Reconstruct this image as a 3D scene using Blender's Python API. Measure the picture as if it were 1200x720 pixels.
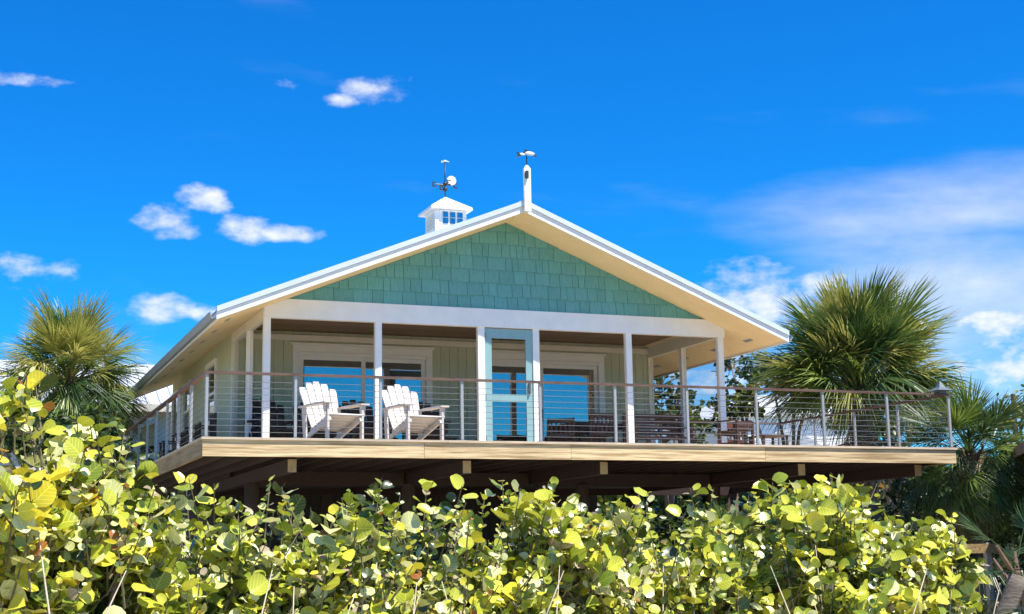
import bpy, math, random
import numpy as np
from mathutils import Vector, Matrix

for o in list(bpy.data.objects): bpy.data.objects.remove(o)
scene = bpy.context.scene
col = scene.collection
rnd = random.Random(7)

# ------------------------------------------------------------------ camera
EYE = 1.6                                    # eye height over the sand
FPX = 1688.6                                 # focal length in photo pixels (1200 wide)
PITCH, ROLL, YAW = [math.radians(a) for a in (9.855, -0.926, 21.213)]
cF = Vector((math.sin(YAW)*math.cos(PITCH), math.cos(YAW)*math.cos(PITCH), math.sin(PITCH)))
r0 = Vector((math.cos(YAW), -math.sin(YAW), 0)); u0 = r0.cross(cF)
cR = math.cos(ROLL)*r0 + math.sin(ROLL)*u0
cU = -math.sin(ROLL)*r0 + math.cos(ROLL)*u0
cam_data = bpy.data.cameras.new('camera')
cam = bpy.data.objects.new('camera', cam_data); col.objects.link(cam)
cam_data.sensor_width = 36.0; cam_data.lens = FPX/1200*36.0
cam_data.clip_start = 0.1; cam_data.clip_end = 5000
cm = Matrix((cR, cU, -cF)).transposed().to_4x4(); cm.translation = (0, 0, EYE)
cam.matrix_world = cm
scene.camera = cam

def ray(x, y): return cF + cR*((x-600)/FPX) - cU*((y-360)/FPX)
def onY(x, y, Y): d = ray(x, y); d = d*(Y/d.y); return Vector((d.x, d.y, d.z+EYE))
def onX(x, y, X): d = ray(x, y); d = d*(X/d.x); return Vector((d.x, d.y, d.z+EYE))

# ------------------------------------------------------------------ world, sun, exposure
SUN_EL, SUN_AZ = math.radians(61), math.radians(143)      # azimuth clockwise from +Y (the way the house runs back)
SKY_STRENGTH, SUN_STRENGTH, EXPOSURE = 0.13, 4.8, 0.75
world = bpy.data.worlds.new('World'); scene.world = world; world.use_nodes = True
world.cycles.sampling_method = 'MANUAL'; world.cycles.sample_map_resolution = 512
nt = world.node_tree; nt.nodes.clear()
def wn(t, **k):
    n = nt.nodes.new(t)
    for a, b in k.items(): setattr(n, a, b)
    return n
def wl(a, b): nt.links.new(a, b)
def wmath(op, a, b=None, c=None, clamp=False):
    n = wn('ShaderNodeMath', operation=op, use_clamp=clamp)
    for i, v in enumerate((a, b, c)):
        if v is None: continue
        if hasattr(v, 'is_output'): wl(v, n.inputs[i])
        else: n.inputs[i].default_value = v
    return n.outputs[0]
sky = wn('ShaderNodeTexSky', sky_type='NISHITA', sun_disc=False, sun_elevation=SUN_EL, sun_rotation=SUN_AZ,
         altitude=0.0, air_density=1.0, dust_density=0.15, ozone_density=3.0)
hs = wn('ShaderNodeHueSaturation'); hs.inputs['Saturation'].default_value = 1.30; hs.inputs['Hue'].default_value = 0.497
wl(sky.outputs[0], hs.inputs['Color'])
grade = wn('ShaderNodeMixRGB', blend_type='MULTIPLY'); grade.inputs[0].default_value = 1.0; grade.inputs[2].default_value = (.06, .55, .91, 1)
wl(hs.outputs[0], grade.inputs[1])
tc = wn('ShaderNodeTexCoord'); sp = wn('ShaderNodeSeparateXYZ'); wl(tc.outputs['Generated'], sp.inputs[0])
az = wmath('ARCTAN2', sp.outputs[0], sp.outputs[1]); el = wmath('ARCSINE', sp.outputs[2])
cv = wn('ShaderNodeCombineXYZ'); wl(az, cv.inputs[0]); wl(wmath('MULTIPLY', el, 1.7), cv.inputs[1])
n1 = wn('ShaderNodeTexNoise'); n1.inputs['Scale'].default_value = 34; n1.inputs['Detail'].default_value = 9; n1.inputs['Roughness'].default_value = .56
wl(cv.outputs[0], n1.inputs['Vector'])
nf = wmath('SUBTRACT', n1.outputs['Fac'], 0.5)
def blob(px, py, rx, ry, amp=1.0):
    d = ray(px, py).normalized()
    a0, e0 = math.atan2(d.x, d.y), math.asin(d.z)
    dx = wmath('DIVIDE', wmath('SUBTRACT', az, a0), rx/FPX)
    ey = wmath('DIVIDE', wmath('SUBTRACT', el, e0), ry/FPX)
    dd = wmath('ADD', wmath('MULTIPLY', dx, dx), wmath('MULTIPLY', ey, ey))
    return wmath('MULTIPLY', wmath('SUBTRACT', 1.0, dd), amp)
CLOUDS = [(440, 106, 50, 18), (402, 118, 26, 10), (338, 100, 20, 9, .7), (26, 93, 48, 9, .6), (198, 259, 40, 22), (240, 234, 34, 18, .9), (286, 268, 40, 17), (332, 272, 50, 12),
          (192, 362, 52, 20), (238, 368, 30, 12, .8), (890, 352, 95, 48), (960, 340, 55, 28, .8), (1175, 378, 70, 30), (1130, 420, 60, 26, .8), (1195, 420, 60, 50), (850, 430, 120, 40, .7),
          (30, 318, 70, 18, .45), (60, 432, 110, 26, .6), (-90, 250, 60, 20), (1330, 250, 110, 30), (-260, 380, 130, 40), (1420, 420, 160, 50)]
acc = None
for c in CLOUDS:
    b = blob(*c); acc = b if acc is None else wmath('MAXIMUM', acc, b)
den = wmath('ADD', acc, wmath('MULTIPLY', nf, 3.5))
ms = wn('ShaderNodeMapRange', interpolation_type='SMOOTHSTEP'); wl(den, ms.inputs[0])
ms.inputs[1].default_value = 0.0; ms.inputs[2].default_value = 1.5
ccov = wmath('MULTIPLY', ms.outputs[0], 0.96)
# thin high veil: streaks to the right plus sparse wisps all round the sky
cv2 = wn('ShaderNodeCombineXYZ'); wl(wmath('ADD', az, wmath('MULTIPLY', el, 1.2)), cv2.inputs[0]); wl(wmath('MULTIPLY', el, 4.5), cv2.inputs[1])
n2 = wn('ShaderNodeTexNoise'); n2.inputs['Scale'].default_value = 4.2; n2.inputs['Detail'].default_value = 7; n2.inputs['Roughness'].default_value = .52
wl(cv2.outputs[0], n2.inputs['Vector'])
veil = wmath('MAXIMUM', wmath('MAXIMUM', blob(1180, 235, 320, 70, .9), blob(1160, 350, 300, 130, 1.0)), blob(950, 470, 700, 95, .75))
veil = wmath('MAXIMUM', veil, blob(40, 470, 330, 90, .55))
veil = wmath('MAXIMUM', veil, -.15)
vden = wmath('ADD', veil, wmath('MULTIPLY', wmath('SUBTRACT', n2.outputs['Fac'], 0.5), 2.2))
ms2 = wn('ShaderNodeMapRange', interpolation_type='SMOOTHSTEP'); wl(vden, ms2.inputs[0]); ms2.inputs[1].default_value = 0.05; ms2.inputs[2].default_value = 1.5
vcov = wmath('MULTIPLY', ms2.outputs[0], 0.70)
cov = wmath('MAXIMUM', ccov, vcov)
# cloud brightness: whiter where the cloud noise is high, slightly greyer where it is low
cs = wn('ShaderNodeMixRGB'); cs.inputs[1].default_value = (3.3, 3.7, 4.5, 1); cs.inputs[2].default_value = (4.7, 4.85, 5.1, 1)
wl(wmath('MULTIPLY_ADD', nf, 2.4, 0.55, clamp=True), cs.inputs[0])
mx = wn('ShaderNodeMixRGB'); wl(cov, mx.inputs[0]); wl(grade.outputs[0], mx.inputs[1]); wl(cs.outputs[0], mx.inputs[2])
bg = wn('ShaderNodeBackground'); bg.inputs['Strength'].default_value = SKY_STRENGTH
wl(mx.outputs[0], bg.inputs['Color'])
wo = wn('ShaderNodeOutputWorld'); wl(bg.outputs[0], wo.inputs['Surface'])

sd = bpy.data.lights.new('sun', 'SUN'); sd.energy = SUN_STRENGTH; sd.angle = math.radians(0.5); sd.color = (1.0, 0.945, 0.86)
sun = bpy.data.objects.new('sun', sd); col.objects.link(sun)
to_sun = Vector((math.sin(SUN_AZ)*math.cos(SUN_EL), math.cos(SUN_AZ)*math.cos(SUN_EL), math.sin(SUN_EL)))
sun.rotation_euler = to_sun.to_track_quat('Z', 'Y').to_euler(); sun.location = to_sun*60
vs = scene.view_settings
vs.view_transform = 'Standard'; vs.look = 'None'; vs.exposure = EXPOSURE; vs.gamma = 1.0; vs.use_curve_mapping = False

# ------------------------------------------------------------------ materials
def material(name, color, rough=.6, var=.18, scale=6.0, stretch=(1, 1, 1), bump=0.0, metal=0.0, color2=None, spec=.5, fine=0.0, contrast=(.3, .7)):
    m = bpy.data.materials.new(name); m.use_nodes = True
    t = m.node_tree; b = t.nodes['Principled BSDF']
    tcn = t.nodes.new('ShaderNodeTexCoord'); mp = t.nodes.new('ShaderNodeMapping'); mp.inputs['Scale'].default_value = stretch
    oi = t.nodes.new('ShaderNodeObjectInfo'); off = t.nodes.new('ShaderNodeVectorMath'); off.operation = 'SCALE'
    off.inputs[0].default_value = (31.0, 17.0, 23.0); t.links.new(oi.outputs['Random'], off.inputs['Scale'])
    t.links.new(off.outputs[0], mp.inputs['Location'])
    t.links.new(tcn.outputs['Object'], mp.inputs['Vector'])
    n = t.nodes.new('ShaderNodeTexNoise'); n.inputs['Scale'].default_value = scale; n.inputs['Detail'].default_value = 6; n.inputs['Roughness'].default_value = .62
    t.links.new(mp.outputs[0], n.inputs['Vector'])
    mr = t.nodes.new('ShaderNodeMapRange'); mr.inputs[1].default_value, mr.inputs[2].default_value = contrast
    t.links.new(n.outputs['Fac'], mr.inputs[0])
    mix = t.nodes.new('ShaderNodeMixRGB'); c2 = color2 or tuple(min(1, c*(1+var)) for c in color)
    mix.inputs[1].default_value = tuple(c*(1-var) for c in color)+(1,); mix.inputs[2].default_value = tuple(c2)+(1,)
    t.links.new(mr.outputs[0], mix.inputs[0])
    # every piece a little lighter or darker than its neighbour
    hv = t.nodes.new('ShaderNodeHueSaturation'); vm = t.nodes.new('ShaderNodeMapRange')
    vm.inputs[3].default_value = 1-var*.6; vm.inputs[4].default_value = 1+var*.6
    t.links.new(oi.outputs['Random'], vm.inputs[0]); t.links.new(vm.outputs[0], hv.inputs['Value'])
    t.links.new(mix.outputs[0], hv.inputs['Color']); t.links.new(hv.outputs[0], b.inputs['Base Color'])
    b.inputs['Roughness'].default_value = rough; b.inputs['Metallic'].default_value = metal; b.inputs['Specular IOR Level'].default_value = spec
    if bump:
        bp = t.nodes.new('ShaderNodeBump'); bp.inputs['Strength'].default_value = bump; bp.inputs['Distance'].default_value = .02
        t.links.new(n.outputs['Fac'], bp.inputs['Height']); t.links.new(bp.outputs[0], b.inputs['Normal'])
    return m
M = {}
M['white'] = material('white_paint', (.86, .85, .80), .45, .05, 3, bump=.1)
M['cream'] = material('cream_trim', (.76, .73, .60), .5, .05, 3, bump=.1)
M['soffit'] = material('soffit_paint_bounce', (.86, .67, .37), .55, .06, 2.5)  # cream paint, with warm bounce light from deck and sand put into the colour
M['wall'] = material('sage_board', (.50, .535, .36), .6, .05, 2, bump=.1)
M['shingle'] = material('aqua_shingle', (.13, .37, .345), .7, .13, 7, stretch=(5, 5, 1), bump=.4)
M['shingle_back'] = material('aqua_backing', (.13, .29, .27), .8, .1, 5)
M['metal_roof'] = material('roof_metal', (.72, .74, .76), .35, .04, 2, metal=.25)
M['gutter'] = material('gutter_metal', (.30, .33, .35), .4, .06, 4, metal=.3)
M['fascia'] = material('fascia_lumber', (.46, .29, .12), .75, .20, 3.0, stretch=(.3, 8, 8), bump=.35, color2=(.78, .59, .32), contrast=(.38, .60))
M['fascia_side'] = material('side_lumber_shade', (.26, .16, .06), .75, .22, 3.0, stretch=(8, .3, 8), bump=.35, color2=(.42, .29, .13), contrast=(.33, .62))  # darker copy of the front lumber; shade of the deck's side is in the colour
M['deck'] = material('deck_lumber', (.54, .42, .28), .7, .2, 3.0, stretch=(.8, 8, 8), bump=.3, color2=(.66, .53, .37))
M['beam'] = material('beam_lumber_shade', (.028, .012, .008), .8, .3, 3.0, stretch=(6, .8, 6), bump=.3)  # near black: the shade under the deck is put into the wood colour
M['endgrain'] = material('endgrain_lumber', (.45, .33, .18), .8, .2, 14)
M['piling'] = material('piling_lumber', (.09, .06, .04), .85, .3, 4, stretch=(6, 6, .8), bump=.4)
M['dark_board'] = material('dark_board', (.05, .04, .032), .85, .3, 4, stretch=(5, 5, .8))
M['ceiling'] = material('stained_ceiling', (.20, .11, .05), .5, .25, 4, stretch=(1, 8, 8))
M['rail'] = material('rail_lumber_shade', (.09, .045, .03), .6, .3, 4, stretch=(.8, 8, 8), color2=(.21, .12, .085))  # wood brown darkened to paint in the shade on the cap's near side
M['steel'] = material('brushed_steel', (.13, .14, .15), .55, .06, 12, metal=.0, spec=.2)
M['post_metal'] = material('post_metal', (.38, .38, .36), .4, .06, 9, metal=.2)
M['aqua'] = material('aqua_door_paint', (.24, .40, .40), .45, .06, 4)
M['chair_white'] = material('white_poly_lumber', (.60, .545, .49), .55, .06, 5, stretch=(1, 1, 1), bump=.1)
M['chair_dark'] = material('dark_poly_lumber', (.035, .024, .02), .5, .2, 6)
M['brown'] = material('brown_teak', (.065, .032, .02), .6, .28, 6, stretch=(3, 3, 1), bump=.2)
M['redbrown'] = material('redbrown_teak', (.19, .07, .045), .6, .28, 6, stretch=(1, 6, 6), bump=.2)
M['vane_dark'] = material('vane_bronze', (.06, .06, .055), .45, .3, 20, metal=.5)
M['vane_white'] = material('vane_white', (.75, .74, .72), .4, .1, 12)
M['trunk'] = material('palm_trunk', (.20, .16, .12), .9, .35, 9, stretch=(1, 1, 4), bump=.8)
M['boot'] = material('palm_boot', (.17, .10, .06), .85, .35, 10, bump=.4)
M['bark'] = material('bark', (.27, .22, .17), .9, .3, 12, stretch=(1, 1, 3), bump=.6)
M['stem'] = material('pale_stem', (.50, .42, .31), .8, .25, 14, bump=.3)
M['twig'] = material('green_twig', (.15, .13, .06), .8, .3, 14)
M['lantern'] = material('lantern_grey', (.12, .15, .16), .5, .15, 9)
M['wood_grey'] = material('weathered_grey_wood', (.34, .29, .22), .85, .25, 4, stretch=(1, 6, 6))
M['hut_roof'] = material('hut_brown', (.30, .20, .12), .85, .25, 5)
M['nwall'] = material('neighbour_wall', (.62, .56, .44), .7, .06, 2)
M['nwhite'] = material('neighbour_white', (.80, .80, .79), .6, .04, 2)
M['ngrey'] = material('neighbour_roof_grey', (.40, .43, .46), .6, .12, 4)
M['cable_black'] = material('cable_black', (.03, .03, .03), .6, .1, 4)

def sand_material():
    m = material('sand', (.40, .34, .23), .95, .16, 1.4, bump=.5, color2=(.56, .48, .34))
    return m
M['sand'] = sand_material()

def glass_material(name, tint, refl, dark):
    m = bpy.data.materials.new(name); m.use_nodes = True; t = m.node_tree; t.nodes.clear()
    g = t.nodes.new('ShaderNodeBsdfGlossy'); g.inputs['Color'].default_value = tint+(1,); g.inputs['Roughness'].default_value = .015
    tcn = t.nodes.new('ShaderNodeTexCoord'); nz = t.nodes.new('ShaderNodeTexNoise'); nz.inputs['Scale'].default_value = 1.1
    t.links.new(tcn.outputs['Object'], nz.inputs['Vector'])
    bp = t.nodes.new('ShaderNodeBump'); bp.inputs['Strength'].default_value = .05; bp.inputs['Distance'].default_value = .02
    t.links.new(nz.outputs['Fac'], bp.inputs['Height']); t.links.new(bp.outputs[0], g.inputs['Normal'])
    tr = t.nodes.new('ShaderNodeBsdfTransparent'); tr.inputs['Color'].default_value = dark+(1,)
    mx_ = t.nodes.new('ShaderNodeMixShader'); mx_.inputs[0].default_value = refl
    t.links.new(tr.outputs[0], mx_.inputs[1]); t.links.new(g.outputs[0], mx_.inputs[2])
    o_ = t.nodes.new('ShaderNodeOutputMaterial'); t.links.new(mx_.outputs[0], o_.inputs['Surface'])
    return m
M['glass'] = glass_material('tinted_glass', (.75, .80, .80), .52, (.12, .14, .15))
def screen_material():
    m = bpy.data.materials.new('insect_screen'); m.use_nodes = True; t = m.node_tree; t.nodes.clear()
    d = t.nodes.new('ShaderNodeBsdfDiffuse'); d.inputs['Color'].default_value = (.03, .03, .03, 1)
    tr = t.nodes.new('ShaderNodeBsdfTransparent')
    mx_ = t.nodes.new('ShaderNodeMixShader'); mx_.inputs[0].default_value = .08
    t.links.new(tr.outputs[0], mx_.inputs[1]); t.links.new(d.outputs[0], mx_.inputs[2])
    o_ = t.nodes.new('ShaderNodeOutputMaterial'); t.links.new(mx_.outputs[0], o_.inputs['Surface'])
    return m
M['screen'] = screen_material()

def leaf_material(name, c, c2, trans=.25, rough=.30, veins=True, spec=.6):
    """Leaf: colour varies over the plant, veins from the leaf's own UV, light passes through."""
    m = bpy.data.materials.new(name); m.use_nodes = True; t = m.node_tree; b = t.nodes['Principled BSDF']
    tcn = t.nodes.new('ShaderNodeTexCoord'); geo = t.nodes.new('ShaderNodeNewGeometry')
    nz = t.nodes.new('ShaderNodeTexNoise'); nz.inputs['Scale'].default_value = 2.6; nz.inputs['Detail'].default_value = 5
    t.links.new(geo.outputs['Position'], nz.inputs['Vector'])
    mr = t.nodes.new('ShaderNodeMapRange'); mr.inputs[1].default_value = .34; mr.inputs[2].default_value = .66
    t.links.new(nz.outputs['Fac'], mr.inputs[0])
    rnda = t.nodes.new('ShaderNodeMath'); rnda.operation = 'MULTIPLY_ADD'; rnda.inputs[1].default_value = .6; 
    t.links.new(geo.outputs['Random Per Island'], rnda.inputs[0])
    oi = t.nodes.new('ShaderNodeObjectInfo'); half = t.nodes.new('ShaderNodeMath'); half.operation = 'MULTIPLY_ADD'; half.inputs[1].default_value = .6; half.inputs[2].default_value = -.6
    t.links.new(oi.outputs['Random'], half.inputs[0]); 
    ad = t.nodes.new('ShaderNodeMath'); ad.operation = 'ADD'; t.links.new(mr.outputs[0], ad.inputs[0]); t.links.new(half.outputs[0], ad.inputs[1])
    t.links.new(ad.outputs[0], rnda.inputs[2])
    cl = t.nodes.new('ShaderNodeClamp'); t.links.new(rnda.outputs[0], cl.inputs[0])
    mix = t.nodes.new('ShaderNodeMixRGB'); mix.inputs[1].default_value = c+(1,); mix.inputs[2].default_value = c2+(1,)
    t.links.new(cl.outputs[0], mix.inputs[0])
    last = mix.outputs[0]
    if veins:
        uv = t.nodes.new('ShaderNodeSeparateXYZ'); t.links.new(tcn.outputs['UV'], uv.inputs[0])
        def mt(op, a, bb=None):
            n = t.nodes.new('ShaderNodeMath'); n.operation = op
            for i, v in enumerate((a, bb)):
                if v is None: continue
                if hasattr(v, 'is_output'): t.links.new(v, n.inputs[i])
                else: n.inputs[i].default_value = v
            return n.outputs[0]
        au = mt('ABSOLUTE', mt('SUBTRACT', uv.outputs[0], .5))
        mid = mt('LESS_THAN', au, .022)
        sv = mt('GREATER_THAN', mt('SINE', mt('MULTIPLY', mt('SUBTRACT', uv.outputs[1], mt('MULTIPLY', au, .8)), 34.0)), .90)
        vm = mt('MULTIPLY', mt('MAXIMUM', mid, sv), .55)
        vmix = t.nodes.new('ShaderNodeMixRGB'); t.links.new(vm, vmix.inputs[0]); t.links.new(last, vmix.inputs[1])
        vmix.inputs[2].default_value = (min(1, c2[0]*1.5+.08), min(1, c2[1]*1.3+.06), c2[2]*1.2+.03, 1); last = vmix.outputs[0]
    t.links.new(last, b.inputs['Base Color']); b.inputs['Roughness'].default_value = rough; b.inputs['Specular IOR Level'].default_value = spec
    tl = t.nodes.new('ShaderNodeBsdfTranslucent'); t.links.new(last, tl.inputs['Color'])
    ms_ = t.nodes.new('ShaderNodeMixShader'); ms_.inputs[0].default_value = trans
    out = t.nodes['Material Output']; t.links.new(b.outputs[0], ms_.inputs[1]); t.links.new(tl.outputs[0], ms_.inputs[2]); t.links.new(ms_.outputs[0], out.inputs['Surface'])
    return m
LEAF = [leaf_material('grape_leaf_green', (.12, .19, .018), (.27, .33, .03)),
        leaf_material('grape_leaf_lime', (.34, .40, .03), (.62, .62, .065)),
        leaf_material('grape_leaf_pale', (.56, .56, .17), (.84, .82, .42)),  # pale tone paints in sunlit highlights among the leaves
        leaf_material('grape_leaf_yellow', (.66, .55, .03), (.80, .70, .07)),
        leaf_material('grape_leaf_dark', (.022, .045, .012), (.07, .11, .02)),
        leaf_material('grape_leaf_rust', (.30, .11, .03), (.45, .20, .05)),
        leaf_material('grape_leaf_dry', (.34, .26, .15), (.55, .47, .32))]
PALM_GREEN = leaf_material('palm_green', (.08, .15, .022), (.27, .34, .06), .3, .4, False)
PALM_OLIVE = leaf_material('palm_olive', (.24, .25, .04), (.55, .50, .13), .3, .45, False)
PALM_DEEP = leaf_material('palm_deep', (.035, .08, .02), (.09, .15, .035), .3, .4, False)
PALM_DEAD = leaf_material('palm_dead', (.24, .16, .09), (.48, .37, .23), .2, .7, False)
TREE_LEAF = [leaf_material('tree_leaf_green', (.045, .09, .02), (.13, .20, .035), .35, .4, False),
             leaf_material('tree_leaf_olive', (.16, .19, .03), (.34, .33, .06), .35, .4, False),
             leaf_material('tree_leaf_deep', (.02, .045, .014), (.06, .10, .025), .3, .4, False)]

# ------------------------------------------------------------------ mesh helpers
OFF = {}
def base(o):
    return OFF.get(o.name, Vector((0, 0, 0))) if o else Vector((0, 0, 0))
class MB:
    def __init__(s): s.v = []; s.f = []; s.mi = []; s.uv = []
    def quad_mesh(s, vs_, fs_, mi=0):
        n = len(s.v); s.v += [tuple(v) for v in vs_]; s.f += [tuple(i+n for i in f) for f in fs_]; s.mi += [mi]*len(fs_); return s
    def box(s, x0, x1, y0, y1, z0, z1, mi=0):
        return s.quad_mesh([(x0,y0,z0),(x1,y0,z0),(x1,y1,z0),(x0,y1,z0),(x0,y0,z1),(x1,y0,z1),(x1,y1,z1),(x0,y1,z1)],
            [(0,3,2,1),(4,5,6,7),(0,1,5,4),(1,2,6,5),(2,3,7,6),(3,0,4,7)], mi)
    def bar(s, p, q, w, h, up=(0, 0, 1), w2=None, h2=None):
        """Rectangular bar from p to q, w across, h along up; may taper."""
        p, q, up = Vector(p), Vector(q), Vector(up); d = (q-p).normalized()
        a = d.cross(up)
        if a.length < 1e-4: a = d.cross(Vector((1, 0, 0)))
        a.normalize(); b = a.cross(d).normalized()
        vs_ = []
        for c, ww, hh in ((p, w, h), (q, w2 or w, h2 or h)):
            vs_ += [c-a*ww/2-b*hh/2, c+a*ww/2-b*hh/2, c+a*ww/2+b*hh/2, c-a*ww/2+b*hh/2]
        return s.quad_mesh(vs_, [(0,3,2,1),(4,5,6,7),(0,1,5,4),(1,2,6,5),(2,3,7,6),(3,0,4,7)])
    def tube(s, pts, rads, n=8, cap=True):
        pts = [Vector(p) for p in pts]; vs_ = []; fs_ = []
        for i, p in enumerate(pts):
            d = (pts[min(i+1, len(pts)-1)]-pts[max(i-1, 0)]).normalized()
            a = d.cross(Vector((0, 0, 1)))
            if a.length < 1e-3: a = Vector((1, 0, 0))
            a.normalize(); b = a.cross(d).normalized(); r_ = rads[i] if hasattr(rads, '__len__') else rads
            for k in range(n):
                t_ = 2*math.pi*k/n; vs_.append(p+a*(math.cos(t_)*r_)+b*(math.sin(t_)*r_))
        for i in range(len(pts)-1):
            for k in range(n):
                k2 = (k+1) % n; fs_.append((i*n+k, i*n+k2, (i+1)*n+k2, (i+1)*n+k))
        if cap: fs_.append(tuple(range(n-1, -1, -1))); fs_.append(tuple((len(pts)-1)*n+k for k in range(n)))
        return s.quad_mesh(vs_, fs_)
    def prism_xz(s, poly, y0, y1):
        """Polygon in the XZ plane pulled from y0 to y1."""
        n = len(poly); vs_ = [(x, y0, z) for x, z in poly]+[(x, y1, z) for x, z in poly]
        fs_ = [tuple(range(n)), tuple(range(2*n-1, n-1, -1))]+[(i, i+n, (i+1) % n+n, (i+1) % n) for i in range(n)]
        return s.quad_mesh(vs_, fs_)
    def ball(s, c, r, sx=1, sy=1, sz=1, n=8, m=5):
        vs_ = [(c[0], c[1], c[2]-r*sz)]; fs_ = []
        for i in range(1, m):
            ph = -math.pi/2+math.pi*i/m
            for k in range(n):
                t_ = 2*math.pi*k/n; vs_.append((c[0]+r*sx*math.cos(ph)*math.cos(t_), c[1]+r*sy*math.cos(ph)*math.sin(t_), c[2]+r*sz*math.sin(ph)))
        vs_.append((c[0], c[1], c[2]+r*sz)); top = len(vs_)-1
        for k in range(n):
            fs_.append((0, 1+(k+1) % n, 1+k)); fs_.append((top, 1+(m-2)*n+k, 1+(m-2)*n+(k+1) % n))
            for i in range(m-2): fs_.append((1+i*n+k, 1+i*n+(k+1) % n, 1+(i+1)*n+(k+1) % n, 1+(i+1)*n+k))
        return s.quad_mesh(vs_, fs_)
    def mesh(s, name, mats, off=(0, 0, 0), smooth=False):
        me = bpy.data.meshes.new(name); ox, oy, oz = off
        me.from_pydata([(x-ox, y-oy, z-oz) for x, y, z in s.v], [], s.f)
        for m_ in (mats if isinstance(mats, (list, tuple)) else [mats]): me.materials.append(m_)
        if any(s.mi): me.polygons.foreach_set('material_index', s.mi)
        if smooth: me.polygons.foreach_set('use_smooth', [True]*len(me.polygons))
        me.update(); return me
    def build(s, name, mats, parent=None, smooth=False, kind=None, label=None):
        o = bpy.data.objects.new(name, s.mesh(name, mats, base(parent), smooth)); col.objects.link(o)
        if parent: o.parent = parent; OFF[o.name] = base(parent)
        if kind: o['kind'] = kind
        if label: o['label'] = label
        return o
def tag(o, label=None, cat=None, group=None, kind=None):
    for k, v in (('label', label), ('category', cat), ('group', group), ('kind', kind)):
        if v: o[k] = v
    return o
def thing(name, label, cat, loc=(0, 0, 0), group=None, rz=0, local=False):
    """Empty at a thing's base. Parts are given in world coordinates unless local."""
    o = bpy.data.objects.new(name, None); col.objects.link(o); o.location = loc; o.rotation_euler.z = rz; o.empty_display_size = .2
    tag(o, label, cat, group)
    OFF[o.name] = Vector((0, 0, 0)) if local else Vector(loc)
    return o
def box(name, mat, parent, *a): return MB().box(*a).build(name, mat, parent)
KIDS = {}
def copy_tree(root, loc, rz, label=None, group=None):
    def rec(o, par):
        c = o.copy(); col.objects.link(c)
        if par: c.parent = par
        for ch in o.children: rec(ch, c)
        return c
    r = rec(root, None); r.location = loc; r.rotation_euler.z = rz
    if label: r['label'] = label
    if group: r['group'] = group
    return r
def clip_poly(poly, f):
    """Keep the side of a 2-D polygon where f >= 0."""
    out = []
    for i in range(len(poly)):
        a, b = poly[i], poly[(i+1) % len(poly)]; fa, fb = f(a), f(b)
        if fa >= 0: out.append(a)
        if fa*fb < 0:
            t_ = fa/(fa-fb); out.append((a[0]+(b[0]-a[0])*t_, a[1]+(b[1]-a[1])*t_))
    return out

# ------------------------------------------------------------------ main dimensions (metres)
DX0, DX1, DY0, DY1 = 3.49, 17.31, 22.0, 28.1          # deck
DT, FB, RT = 3.47, 3.18, 4.48                         # deck top, fascia bottom, rail top
PY, WY, HB = 25.0, 28.1, 36.3                         # porch posts, back wall of porch, back of house
HX0, HX1 = 5.0, 14.18
BB, BT = 5.845, 6.19                                  # porch beam
RX, RZ, SL = 9.60, 8.06, .402                         # ridge, pitch
RY0, RY1, EX0, EX1 = 24.0, 37.1, 4.03, 15.07          # roof edges
def roof_top(x): return RZ-SL*abs(x-RX)
def roof_under(x): return RZ-.18-SL*abs(x-RX)
def clip_roof(poly, eps):
    return clip_poly(clip_poly(poly, lambda p: RZ-.18-eps-SL*(p[0]-RX)-p[1]), lambda p: RZ-.18-eps+SL*(p[0]-RX)-p[1])

# ------------------------------------------------------------------ ground
def ground():
    mb = MB(); xs = list(np.concatenate([np.linspace(-600, -40, 12), np.linspace(-30, 60, 60), np.linspace(70, 700, 12)]))
    ys = list(np.concatenate([np.linspace(-300, -20, 8), np.linspace(-10, 60, 46), np.linspace(75, 1500, 14)]))
    def h(x, y): return .10*math.sin(x*.55+1.3*math.sin(y*.4))+.07*math.sin(y*.8+x*.21)+.03*math.sin(x*2.1+y*1.7)-.12
    vs_ = [(x, y, h(x, y)) for y in ys for x in xs]; n = len(xs)
    mb.quad_mesh(vs_, [(j*n+i, j*n+i+1, (j+1)*n+i+1, (j+1)*n+i) for j in range(len(ys)-1) for i in range(n-1)])
    tag(mb.build('sand_ground', M['sand'], None, True), 'pale sand ground spreading around the raised house', None, None, 'structure')
ground()

# ------------------------------------------------------------------ deck
deck = thing('wooden_deck', 'raised wooden deck with pale lumber fascia carried on pilings', 'deck', (10.4, 25, 0))
nb = 0; y = DY0-.03
while y < DY1-.01:
    y1 = min(y+.14, DY1)
    xa = DX0-.02; cuts = [xa]+sorted(rnd.sample([6.2, 7.4, 8.6, 9.8, 11.0, 12.2, 13.4, 14.6], 2))+[DX1+.02]
    for a, b in zip(cuts[:-1], cuts[1:]): box('deck_board', M['deck'], deck, a+.0015, b-.0015, y, y1, DT-.038, DT)
    y += .146
while y < HB:
    box('deck_board', M['deck'], deck, DX0-.02, HX0-.02, y, y+.14, DT-.038, DT); y += .146
for a, b in ((DX0, 7.0), (7.0, 9.55), (9.55, 13.25), (13.25, DX1)):
    box('fascia_board', M['fascia'], deck, a+.003, b-.003, DY0, DY0+.04, FB, DT-.040)
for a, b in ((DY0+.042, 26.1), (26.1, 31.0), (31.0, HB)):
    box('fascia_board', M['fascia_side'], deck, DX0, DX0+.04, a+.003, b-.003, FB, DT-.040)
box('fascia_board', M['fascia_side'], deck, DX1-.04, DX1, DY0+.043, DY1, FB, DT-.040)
x = DX0+.35
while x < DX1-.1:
    box('joist', M['beam'], deck, x, x+.04, DY0+.042, (HB if x < HX0-.1 else DY1), FB+.012, DT-.042); x += .405
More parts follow.
